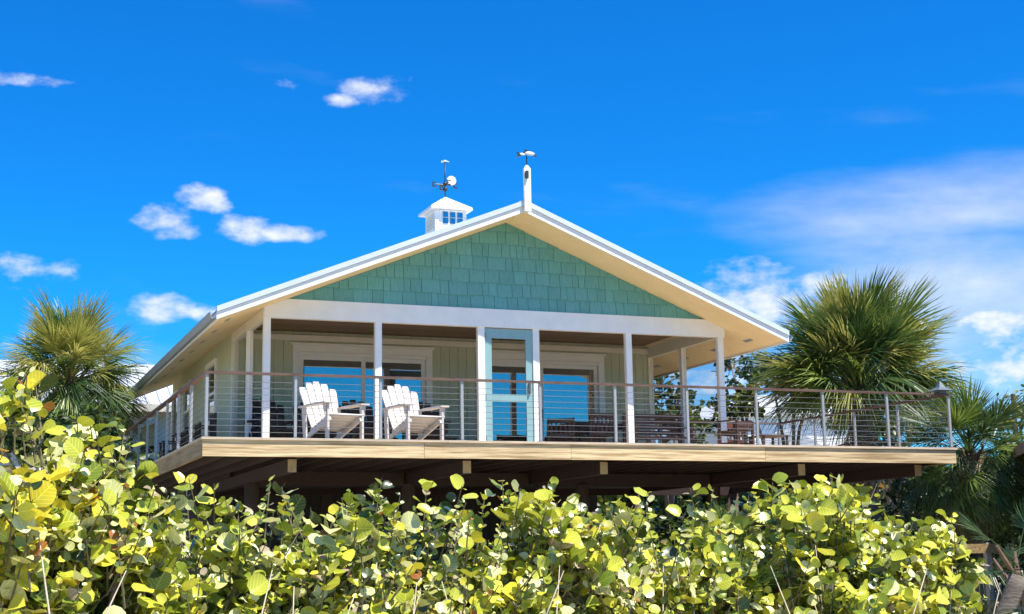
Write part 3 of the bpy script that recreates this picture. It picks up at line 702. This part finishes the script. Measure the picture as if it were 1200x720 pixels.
# ------------------------------------------------------------------ neighbouring buildings, pole
nl = thing('neighbour_house', 'cream neighbour house with white standing seam roof behind the left palm', 'house', (3.5, 49, 0))
ez = onY(160, 477, 46).z
NX0, NX1 = -6.0, 9.0
box('wall', M['nwall'], nl, NX0+.6, NX1-.5, 46.7, 53, -.3, ez-.02)
for k in range(5):
    wx = 3.4+k*1.0; w_ = box('window', M['white'], nl, wx, wx+.55, 46.63, 46.69, ez-1.45, ez-.25); box('pane', M['glass'], w_, wx+.06, wx+.49, 46.615, 46.628, ez-1.39, ez-.31)
nr = MB()
for yA, yB in ((46.0, 49.85), (53.7, 49.85)):
    nr.quad_mesh([(NX0, yA, ez), (NX1, yA, ez), (NX1, yB, ez+1.75), (NX0, yB, ez+1.75), (NX0, yA, ez+.1), (NX1, yA, ez+.1), (NX1, yB, ez+1.85), (NX0, yB, ez+1.85)],
        [(0,3,2,1), (4,5,6,7), (0,1,5,4), (1,2,6,5), (2,3,7,6), (3,0,4,7)])
nr = nr.build('roof', M['metal_roof'], nl)
for k in range(36):
    x = NX0+.1+k*.41; MB().bar((x, 45.98, ez+.115), (x, 49.85, ez+1.865), .03, .05).build('roof_seam', M['metal_roof'], nr)
box('eave_fascia', M['nwall'], nr, NX0, NX1, 45.95, 45.99, ez-.14, ez+.09)
nh = thing('neighbour_house', 'distant white house with grey gable seen through the right railing', 'house', (41, 64, 0))
box('wall', M['nwhite'], nh, 36.0, 43.5, 62, 70, -.3, 8.3)
MB().prism_xz([(35.9, 6.39), (40.3, 6.39), (38.1, 7.6)], 60.5, 66).build('gable', M['ngrey'], nh)
MB().prism_xz([(35.6, 8.28), (43.9, 8.28), (42.5, 9.3), (37, 9.3)], 61.6, 70.2).build('roof', M['nwhite'], nh)
for k in range(4):
    wx = 36.6+k*1.8; w_ = box('window', M['white'], nh, wx, wx+.9, 61.93, 61.99, 4.6, 5.9); box('pane', M['glass'], w_, wx+.1, wx+.8, 61.91, 61.928, 4.7, 5.8)
def onZ(x, y, Z): d = ray(x, y); d = d*((Z-EYE)/d.z); return Vector((d.x, d.y, d.z+EYE))
hA, hB = onZ(1162, 544, 3.6), onZ(1262, 487, 3.6)               # far and near end of the eave
hut = thing('beach_hut', 'brown hut with low sloping board roof at the right edge', 'hut', (hA.x+2, (hA.y+hB.y)/2, 0))
hd = (hA-hB).normalized(); hn = Vector((-hd.y, hd.x, 0)); hn = hn if hn.x > 0 else -hn
nbd = 14; hl = (hA-hB).length
for k in range(nbd):
    a, b = hB+hd*(hl*k/nbd+.004), hB+hd*(hl*(k+1)/nbd-.004); up_ = hn*2.6+Vector((0, 0, 1.0)); th = Vector((0, 0, .06))
    MB().quad_mesh([a, b, b+up_, a+up_, a+th, b+th, b+up_+th, a+up_+th], [(0,3,2,1), (4,5,6,7), (0,1,5,4), (1,2,6,5), (2,3,7,6), (3,0,4,7)]).build('roof_board', M['hut_roof'], hut)
MB().bar(hB+Vector((0, 0, -.05))-hn*.03, hA+Vector((0, 0, -.05))-hn*.03, .05, .20).build('eave_board', M['hut_roof'], hut)
for k in range(nbd*2):
    a, b = hB+hd*(hl*k/nbd/2+.003)+hn*.55, hB+hd*(hl*(k+1)/nbd/2-.003)+hn*.55
    MB().bar(a.lerp(b, .5)+Vector((0, 0, -3.8)), a.lerp(b, .5)+Vector((0, 0, .17)), .05, (b-a).length, up=hd).build('wall_board', M['dark_board'], hut)
pp = onY(1187, 462, 60)
pole = thing('utility_pole', 'dark wooden utility pole with crossarm rising at the right edge', 'pole', (pp.x, pp.y, 0))
MB().tube([(pp.x, pp.y, -.3), (pp.x, pp.y, pp.z)], [.17, .12], 10).build('mast', M['piling'], pole)
MB().bar((pp.x-.2, pp.y, pp.z-.75), (pp.x+1.6, pp.y, pp.z-.75), .12, .12).build('crossarm', M['piling'], pole)
for dx in (0.5, 1.2): MB().tube([(pp.x+dx, pp.y, pp.z-.69), (pp.x+dx, pp.y, pp.z-.5)], .05, 8).build('insulator', M['lantern'], pole)
wires = thing('overhead_wire', 'thin overhead wire running left from the utility pole', 'wire', (pp.x-10, pp.y, pp.z-.9))
pts = [Vector((pp.x-.2-22*i/12, pp.y+3*i/12, pp.z-.6-1.6*math.sin(math.pi*i/12)-.4*i/12)) for i in range(13)]
MB().tube(pts, .018, 5).build('strand', M['cable_black'], wires)
bw = onY(1148, 643, 21.0)
bwk = thing('boardwalk_rail', 'weathered yellowish board rail low behind the right shrub', 'rail', (bw.x, 21, 0))
box('rail_board', M['fascia_side'], bwk, bw.x-1.3, bw.x+.35, 20.96, 21.0, bw.z-.08, bw.z+.08)
for dx in (-1.1, .2): box('post', M['wood_grey'], bwk, bw.x+dx-.05, bw.x+dx+.05, 21.001, 21.1, -.3, bw.z+.1)

# ------------------------------------------------------------------ vegetation
def strip_arrays(): return {'v': [], 'f': []}
def make_frond_mesh(name, mats, seed, lp=.85, nseg=50, sl=1.0, droop=.35, spread=112, costa=.38):
    """Costapalmate fan leaf pointing +X, up +Z: stalk plus many narrow folded segments."""
    rg = random.Random(seed); mb = MB()
    def axis(s):                                     # stalk and costa line
        return Vector((s, 0, -.10*s*s))
    mb.tube([axis(0), axis(lp*.5), axis(lp)], [.026, .018, .013], 5, False)
    fold = rg.uniform(-.35, .3)
    tipx = lp+costa
    for k in range(nseg):
        u = (k/(nseg-1))*2-1
        a = math.radians(spread)*u*(1+.04*rg.uniform(-1, 1)); root = axis(lp+costa*(1-abs(u))**1.2*.9)
        L = sl*(1-.32*abs(u)**2)*(1+.10*rg.uniform(-1, 1)); w = .018*(1-.3*abs(u))
        d = Vector((math.cos(a), math.sin(a), fold*abs(math.sin(a))+rg.uniform(-.16, .16))).normalized()
        side = Vector((-math.sin(a), math.cos(a), 0)); tw = rg.uniform(-.5, .5); side = (side*math.cos(tw)+Vector((0, 0, 1))*math.sin(tw)).normalized()
        dr = droop*rg.uniform(.5, 1.5); vs_ = []
        for t_, ww in ((0, .5), (.35, 1.0), (.7, .72), (1.0, .05)):
            p = root+d*(L*t_)+Vector((0, 0, -dr*L*max(0, t_-.25)**2*1.4)); vs_ += [p-side*w*ww, p+side*w*ww]
        mb.quad_mesh(vs_, [(0, 1, 3, 2), (2, 3, 5, 4), (4, 5, 7, 6)])
    return mb.mesh(name, mats)
FR = {}
for nm, m_ in (('green', PALM_GREEN), ('olive', PALM_OLIVE), ('deep', PALM_DEEP)):
    FR[nm] = [make_frond_mesh('frond', m_, 10*i+3, droop=dr_, spread=sp_) for i, (dr_, sp_) in enumerate(((.15, 80), (.35, 95), (.8, 100), (.25, 70), (.5, 85), (1.0, 90)))]
FR['dead'] = [make_frond_mesh('dead_frond', PALM_DEAD, 77+i, nseg=26, sl=.8, droop=1.3, spread=60) for i in range(2)]
def palm(name, label, base_pt, crown, R, n=46, dead=8, seed=1, mixw=(('green', 4), ('olive', 3), ('deep', 2)), lo=-38, trunk_r=.19, lean=0, wind=(0, 0)):
    rg = random.Random(seed); t = thing(name, label, 'palm', base_pt)
    b, c = Vector(base_pt), Vector(crown); pts = []
    for i in range(9):
        s = i/8; p = b.lerp(c-Vector((0, 0, .25)), s); p += Vector((.10*math.sin(s*3), .05*math.sin(s*4), 0)); pts.append(p)
    pts[0].z -= .25
    MB().tube(pts, [trunk_r*(1.25-.25*i/8) for i in range(9)], 12).build('trunk', M['trunk'], t, True)
    for i in range(34 if trunk_r > .18 else 8):      # old leaf bases criss-crossing below the crown
        s = rg.uniform(.0, .9); a = i*2.4; p = c+Vector((math.cos(a)*trunk_r*.8, math.sin(a)*trunk_r*.8, -.15-s*.75)); q = p+Vector((math.cos(a)*.26, math.sin(a)*.26, .34))
        MB().bar(p, q, .075, .03, w2=.03).build('boot', M['boot'], t)
    pool = [k for k, w in mixw for _ in range(w)]
    for i in range(n+dead):
        isd = i >= n; s = (i+.5)/n if not isd else 1
        e = math.radians(84-(84-lo)*s**.85+rg.uniform(-7, 7)) if not isd else math.radians(rg.uniform(-78, -55))
        a = i*2.39996+rg.uniform(-.2, .2); d = Vector((math.cos(a)*math.cos(e)+wind[0], math.sin(a)*math.cos(e)+wind[1], math.sin(e))).normalized()
        me = rg.choice(FR['dead']) if isd else FR[rg.choice(pool)][(0 if e > .7 else (1 if e > .1 else 2))+rg.choice((0, 3))]
        o = bpy.data.objects.new('dead_frond' if isd else 'frond', me); col.objects.link(o); o.parent = t
        z = Vector((0, 0, 1)); yv = z.cross(d)
        if yv.length < .05: yv = Vector((0, 1, 0))
        yv.normalize(); zv = d.cross(yv); rot = Matrix((d, yv, zv)).transposed()
        tw = Matrix.Rotation(rg.uniform(-.7, .7), 3, 'X'); sc = R/2.2*rg.uniform(.78, 1.12)
        m4 = (rot @ tw).to_4x4() @ Matrix.Scale(sc, 4); m4.translation = c-b+d*.05+Vector((0, 0, -.3*s)); o.matrix_local = m4
    return t
pL = onY(82, 440, 34); palm('cabbage_palm', 'round fan palm crown rising left of the house roof', (pL.x+.1, 34, -.1), pL, 1.95, 84, 6, 3, (('green', 4), ('olive', 5), ('deep', 3)), -28)
pR = onY(1004, 450, 30); palm('cabbage_palm', 'large fan palm behind the right end of the deck', (pR.x, 30, -.1), pR, 2.95, 116, 9, 5, (('green', 5), ('olive', 5), ('deep', 4)), -4, .26, 0, (.05, 0))
pS = onY(1136, 530, 25); palm('cabbage_palm', 'lower dark fan palm drooping beside the right deck corner', (pS.x+.1, 25, -.1), pS, 1.75, 60, 26, 8, (('green', 3), ('deep', 7)), -62, .2)
pT = onY(1192, 655, 16.5); palm('cabbage_palm', 'leaning palm trunk with dead fronds at the lower right edge', (onY(1150, 755, 16.5).x, 16.5, -.1), pT, 1.3, 8, 12, 12, (('deep', 3),), -60, .17)

def leaf_cloud(pts, size, mats, rg, shape=.72, upbias=.3, weights=None):
    """Many single leaves (four-sided, folded on the midrib) as one mesh."""
    mb = MB(); nm = len(mats)
    for p in pts:
        L = size*rg.uniform(.7, 1.3); d = Vector((rg.gauss(0, 1), rg.gauss(0, 1), rg.gauss(0, .7)-.1)).normalized()
        nrm = Vector((rg.gauss(0, 1), rg.gauss(0, 1), rg.gauss(upbias*3, 1))).normalized(); s = d.cross(nrm)
        if s.length < .05: continue
        s.normalize(); nrm = s.cross(d); w = L*shape/2
        q = [p, p+d*L*.3+s*w*.8+nrm*L*.05, p+d*L*.7+s*w*.75+nrm*L*.04, p+d*L, p+d*L*.7-s*w*.75+nrm*L*.04, p+d*L*.3-s*w*.8+nrm*L*.05]
        mb.quad_mesh(q, [(0, 1, 2, 3), (0, 3, 4, 5)], rg.choices(range(nm), weights)[0] if weights else rg.randrange(nm))
    return mb
def broad_tree(name, label, base_pt, lobes, nleaf, size, seed, mats=TREE_LEAF, weights=(5, 3, 3), cat='tree'):
    """Trunk, limbs to each lobe, twigs, and leaves in clumps; lobes are (centre, radius)."""
    rg = random.Random(seed); t = thing(name, label, cat, base_pt); b = Vector(base_pt)
    top = sum((Vector(c) for c, r in lobes), Vector())/len(lobes); fork = b.lerp(top, .45)
    MB().tube([b-Vector((0, 0, .2)), b.lerp(fork, .5)+Vector((.05, .03, 0)), fork], [.14, .11, .085], 9).build('trunk', M['bark'], t, True)
    pts = []
    tot = sum(r**2 for c, r in lobes)
    for c, r in lobes:
        c = Vector(c); MB().tube([fork, fork.lerp(c, .55)+Vector((rg.uniform(-.15, .15), rg.uniform(-.15, .15), .1)), c], [.07, .045, .02], 6).build('limb', M['bark'], t, True)
        ncl = max(10, int(28*r)); per = int(nleaf*r*r/tot/ncl)
        tw = MB()
        for k in range(ncl):
            d = Vector((rg.gauss(0, 1), rg.gauss(0, 1), rg.gauss(.15, 1))).normalized(); e = c+d*r*rg.uniform(.45, 1.0); tw.tube([c, c.lerp(e, .5)+Vector((0, 0, .05)), e], [.014, .01, .005], 4, False)
            for j in range(per): pts.append(c.lerp(e, rg.uniform(.55, 1.08))+Vector((rg.gauss(0, .09), rg.gauss(0, .09), rg.gauss(0, .09)))*max(r, .6))
        tw.build('twigs', M['bark'], t, False, 'stuff')
    leaf_cloud(pts, size, mats, rg, weights=weights).build('crown', mats, t, False, 'stuff')
    return t
def lobe(px, py, Y, r): return (tuple(onY(px, py, Y)), r)
broad_tree('leafy_tree', 'leafy tree seen through the right porch opening', (onY(775, 470, 33).x, 33, 0), [lobe(776, 452, 33, .75), lobe(792, 475, 33, .6), lobe(805, 500, 33.2, .8), lobe(770, 490, 32.8, .6)], 900, .17, 21)
broad_tree('leafy_tree', 'sparse dark leaved tree between porch corner post and palm', (onY(872, 480, 34).x, 34, 0), [lobe(858, 432, 34, .65), lobe(880, 425, 34, .55), lobe(866, 470, 34, .8), lobe(845, 490, 34, .8)], 650, .17, 22, weights=(2, 2, 5))
broad_tree('leafy_tree', 'dense olive bush below the palm behind the right rail', (onY(925, 470, 33).x, 33, 0), [lobe(905, 445, 33, .6), lobe(928, 440, 33, .6), lobe(955, 440, 33, .65), lobe(880, 470, 33, .6)], 1500, .16, 23, weights=(3, 5, 2))
broad_tree('leafy_tree', 'dark green bush under the palm crown right of its trunk', (onY(1045, 480, 33).x, 33, 0), [lobe(1030, 470, 33, 1.0), lobe(1070, 480, 33, 1.0), lobe(1000, 490, 33.5, 1.0), lobe(1050, 510, 33, 1.1)], 2000, .16, 24, weights=(4, 1, 5))
broad_tree('leafy_tree', 'light green shrub tree above the hut at the right edge', (onY(1190, 500, 38).x, 38, 0), [lobe(1170, 500, 38, .9), lobe(1205, 490, 38, 1.1), lobe(1235, 480, 38, 1.3)], 1600, .15, 25, weights=(5, 4, 1))
broad_tree('leafy_tree', 'dark thicket in the shade right of the deck', (onY(1175, 600, 29).x, 29, 0), [lobe(1150, 570, 29, 1.0), lobe(1195, 580, 29, 1.1), lobe(1160, 620, 29, 1.2), lobe(1215, 630, 28, 1.2), lobe(1100, 600, 30, 1.1), lobe(1065, 590, 30.5, 1.0), lobe(1085, 640, 29, 1.1), lobe(1120, 660, 28, 1.1)], 5600, .16, 26, weights=(2, 0, 6))
broad_tree('leafy_tree', 'dark leafy bush below the left palm beside the neighbour house', (onY(100, 500, 30).x, 30, 0), [lobe(115, 500, 30, .5), lobe(80, 520, 30, .7), lobe(40, 515, 30, .8), lobe(130, 525, 30, .5), lobe(0, 520, 30, .8)], 2200, .15, 27, weights=(3, 1, 5))
rgw = random.Random(77)
wood = leaf_cloud([Vector((rgw.uniform(3, 40), rgw.uniform(41, 44.5), (4.5+.3*math.sin(i_*.7))*rgw.random()**.6)) for i_ in range(24000)], .40, TREE_LEAF, rgw, weights=(4, 2, 5)).build('thicket', TREE_LEAF, None)
tag(wood, 'dense mass of green scrub closing the view behind the house', 'scrub', None, 'stuff')

broad_tree('leafy_tree', 'dark thicket standing in shade behind the right deck pilings', (17.0, 33.0, 0), [((15.0, 33, 1.6), 1.5), ((17.2, 33.2, 1.8), 1.6), ((19.4, 33, 1.8), 1.6), ((21.8, 33.4, 1.9), 1.6), ((16.2, 32.6, .8), 1.2), ((18.6, 32.6, .8), 1.2)], 5200, .2, 29, weights=(3, 0, 6))

# sea grape hedge: round leathery leaves set along upright sprigs
def grape_leaf_mesh(name, mat, seed):
    rg = random.Random(seed); mb = MB(); N = 12; cup = (.10, .25, .45, .75)[seed]; curl = (-.15, .3, -.5, .4)[seed]; vs_ = [(0, .46, .03)]; uvs = [(.5, .46)]
    for k in range(N):
        a = 2*math.pi*k/N-math.pi/2; r = .5*(1+.05*rg.uniform(-1, 1)); x = math.cos(a)*r*1.06; y = .5+math.sin(a)*r
        if k == 0: y = .10
        z = cup*abs(x)+curl*(y-.3)**2+rg.uniform(-.03, .03); vs_.append((x, y, z)); uvs.append((.5+x, y))
    fs_ = [(0, 1+k, 1+(k+1) % N) for k in range(N)]
    return np.array(vs_), np.array(fs_), np.array(uvs)
def to_mesh(name, V, F, UV, mats, mi=None):
    me = bpy.data.meshes.new(name); me.from_pydata(V.tolist(), [], F.tolist())
    for m_ in mats: me.materials.append(m_)
    if mi is not None: me.polygons.foreach_set('material_index', mi.astype(np.int32))
    me.polygons.foreach_set('use_smooth', [True]*len(F))
    u = me.uv_layers.new(name='UVMap'); u.data.foreach_set('uv', UV[F.ravel()].astype(np.float32).ravel())
    me.update(); return me
GL = [grape_leaf_mesh('leaf', None, s) for s in range(4)]
GLM = [[to_mesh('leaf', *g, [LEAF[m_]]) for g in GL] for m_ in range(len(LEAF))]

def grape_shrub(label, cx, cy, top, rx, ry, z_low, nsprig, seed, wts, leaf=.135, pick=130, sprigs=(), stems=6):
    rg = random.Random(seed); t = thing('sea_grape_shrub', label, 'shrub', (cx, cy, 0), 'sea grape shrubs of the front hedge'); b = Vector((cx, cy, 0))
    core = Vector((cx, cy, (top+z_low)/2)); rz_ = (top-z_low)/2
    leaves = []; twigs = MB()
    def lump(d): return 1+.16*math.sin(3*math.atan2(d.y, d.x)+seed)+.12*math.sin(5*d.z+2*seed)
    starts = []
    for i in range(int(nsprig*3.3)):
        d = Vector((rg.gauss(0, 1), rg.gauss(0, 1)-.35, rg.gauss(.12, 1))).normalized(); f = rg.random()**.45*lump(d)
        p = core+Vector((d.x*rx*f, d.y*ry*f, d.z*rz_*min(f, 1.0)))
        if math.sin(p.x*4.3+seed)*math.sin(p.z*5.1+1.7*seed)+.45*math.sin(p.x*9.7+p.z*7.9) > .40 and p.z < top-.12: continue
        g = (Vector((d.x, d.y, d.z*.6))*.6+Vector((rg.gauss(0, .3), rg.gauss(0, .3), .85))).normalized(); starts.append((p-g*.2, g, rg.randint(6, 10), rg.uniform(.22, .40)))
    for sx, sy, sz, L in sprigs: starts.append((Vector((sx, sy, sz-L)), Vector((rg.uniform(-.15, .15), -.05, 1)).normalized(), 9, L))
    for p, g, nl_, L in starts:
        if p.z < .05: continue
        side = g.cross(Vector((rg.gauss(0, 1), rg.gauss(0, 1), .2))).normalized(); bend = Vector((rg.uniform(-.1, .1), rg.uniform(-.1, .1), 0))
        twigs.tube([p-g*.12, p+g*L*.5+bend*.3, p+g*L+bend*.5], [.007, .005, .003], 5, False)
        for k in range(nl_):
            s = (k+.6)/nl_; q = p+g*(L*s)+bend*(.5*s); sd_ = Matrix.Rotation(k*math.pi*.93+rg.uniform(-.4, .4), 3, g) @ side
            ydir = (sd_+g*rg.uniform(.1, .8)).normalized(); z0 = (g+Vector((rg.gauss(0, .45), rg.gauss(-.25, .45), rg.gauss(.1, .4)))).normalized()
            xdir = ydir.cross(z0)
            if xdir.length < .1: continue
            xdir.normalize(); zdir = xdir.cross(ydir); mi = rg.choices(range(len(LEAF)), wts)[0]; L_ = leaf*rg.choice((.26, .32, .38, .44, .5, .6, .75, 1.05))*rg.uniform(.9, 1.1)*(1.15-.25*s)*(.65 if mi > 4 else 1)
            m4 = Matrix((xdir*L_, ydir*L_, zdir*L_)).transposed().to_4x4(); m4.translation = q-b+ydir*.015
            leaves.append((m4, mi, rg.randrange(4), q))
    # some bare dry shoots reaching through
    for k in range(stems):
        a = rg.uniform(-1, 1)*rx*.8; y0 = cy-ry*rg.uniform(.55, 1.0); z1 = z_low+(top-z_low)*rg.uniform(.35, .75); x1 = cx+a+rg.uniform(-.35, .35)
        MB().tube([(cx+a, y0, -.1), (cx+a*.9+.03, y0-.02, z1*.5), (x1, y0+rg.uniform(-.1, .1), z1)], [.010, .008, .003], 6).build('stem', M['stem'], t, True)
    for k in range(4):
        a = k*1.6+seed; e = core+Vector((math.cos(a)*rx*.5, math.sin(a)*ry*.5, rz_*.2)); MB().tube([(cx+.1*math.cos(a), cy+.1*math.sin(a), -.15), b.lerp(e, .5)+Vector((0, 0, .1)), e], [.035, .026, .015], 7).build('branch', M['bark'], t, True)
    twigs.build('twigs', M['twig'], t, False, 'stuff')
    # the leaves that show largest are single parts, the others one mass
    def score(l): return (l[3]-Vector((0, 0, EYE))).length-.25*l[3].z-.9*l[0].to_scale()[0]*4
    leaves.sort(key=score)
    for m4, mi, v, q in leaves[:pick]:
        o = bpy.data.objects.new('leaf', GLM[mi][v]); col.objects.link(o); o.parent = t; o.matrix_local = m4
    Vs, Fs, Us, Ms = [], [], [], []; n = 0
    for m4, mi, v, q in leaves[pick:]:
        gv, gf, gu = GL[v]; A = np.array(m4); Vs.append(gv @ A[:3, :3].T+A[:3, 3]); Fs.append(gf+n); Us.append(gu); Ms.append(np.full(len(gf), mi)); n += len(gv)
    if Vs:
        o = bpy.data.objects.new('foliage', to_mesh('foliage', np.concatenate(Vs), np.concatenate(Fs), np.concatenate(Us), LEAF, np.concatenate(Ms))); col.objects.link(o); o.parent = t; o['kind'] = 'stuff'
    return t
WA = (4, 8, 7, 1.6, 3.5, .4, 1.8); WB = (5, 10, 5, 1.8, 2.6, .3, .9); WY_ = (3.5, 8, 6, 3.4, 2.6, .8, 1.8); WD = (5, 3, 1.5, .4, 8, .5, 2)  # WD: mostly dark leaves, painting in the shade of the rear row
def gs(label, px, py, Y, rx, seed, w, n=115, low=.35, ry=.8, leaf=.135, sprigs=(), pick=130):
    c = onY(px, py, Y); sp_ = [(onY(a, b_, Y).x, Y, onY(a, b_, Y).z, L) for a, b_, L in sprigs]
    return grape_shrub(label, c.x, Y, c.z, rx, ry, low, n, seed, w, leaf, pick, sp_)
# front row, left to right
gs('tall sea grape shrub with yellow upper leaves at the left edge', -5, 440, 9.0, .75, 31, (2, 5, 4, 8, 1.4, 1.2, 1), 190, .5, .8)
gs('sea grape shrub stepping down below the left palm', 95, 498, 9.4, .75, 32, WA, 150, .4, .8)
gs('sea grape shrub in front of the left deck corner', 215, 590, 9.6, .85, 33, WB, 130, .3, .7, .135)
gs('sea grape shrub with loose sprigs under the first white chair', 350, 590, 9.9, .85, 34, WA, 130, .3, .7, .13, [(312, 562, .3), (332, 580, .3), (436, 566, .3)])
gs('pale sea grape shrub under the second white chair', 480, 590, 10.1, .85, 35, WY_, 130, .3, .7, .125, [(497, 570, .3)])
gs('upright sea grape shrub below the screen door', 600, 580, 10.2, .80, 36, WB, 125, .3, .7, .135, [(592, 562, .35), (560, 580, .3)])
gs('thin yellowing sea grape shrub below the dining table', 705, 600, 10.2, .75, 37, WY_, 105, .3, .7, .13, [(680, 590, .3)])
gs('sea grape shrub below the right porch corner', 800, 585, 10.6, .70, 38, WB, 95, .4, .7, .13, [(755, 578, .3), (815, 572, .3)])
gs('bright lime sea grape shrub below the open right deck', 950, 572, 10.6, 1.0, 39, WB, 185, .35, .85, .15, [(900, 565, .3), (975, 563, .3), (1010, 570, .3)])
gs('small sea grape shrub ending the hedge at the right', 1055, 612, 10.9, .60, 40, WB, 100, .4, .7, .14, [(1112, 605, .3)])
# second row, showing between and above the first
gs('shaded sea grape shrub behind the left end of the hedge', 150, 575, 12.2, 1.1, 41, WD, 110, .3, .8, .14)
gs('shaded sea grape shrub behind the hedge left of the screen door', 420, 590, 12.6, 1.3, 42, WD, 120, .3, .8, .14)
gs('shaded sea grape shrub behind the hedge below the porch table', 660, 600, 12.9, 1.2, 43, WD, 110, .3, .8, .14)
gs('shaded sea grape shrub behind the hedge below the right deck', 900, 592, 13.2, 1.3, 44, WD, 110, .3, .8, .14)

# small fan palmettos growing through the hedge
def palmetto(label, px, py, Y, R, seed, pool):
    rg = random.Random(seed); c = onY(px, py, Y); t = thing('saw_palmetto', label, 'palmetto', (c.x, Y, 0), 'palmettos in the hedge')
    MB().tube([(c.x, Y, -.15), (c.x+.03, Y, c.z*.6), (c.x, Y, c.z)], [.06, .05, .04], 7).build('stem', M['boot'], t, True)
    for i in range(12):
        e = math.radians(rg.uniform(20, 85)); a = i*2.4; d = Vector((math.cos(a)*math.cos(e), math.sin(a)*math.cos(e), math.sin(e)))
        o = bpy.data.objects.new('frond', FR[rg.choice(pool)][0]); col.objects.link(o); o.parent = t
        yv = Vector((0, 0, 1)).cross(d).normalized(); zv = d.cross(yv); m4 = (Matrix((d, yv, zv)).transposed() @ Matrix.Rotation(rg.uniform(-.6, .6), 3, 'X')).to_4x4() @ Matrix.Scale(R/2.2*rg.uniform(.8, 1.1), 4)
        m4.translation = Vector((0, 0, c.z)); o.matrix_local = m4
palmetto('pale green palmetto rising from the hedge below the right porch corner', 850, 640, 11.6, .42, 51, ['olive', 'olive', 'green'])
palmetto('dark palmetto in the hedge gap left of the lime shrub', 862, 705, 10.3, .6, 52, ['deep', 'deep', 'green'])
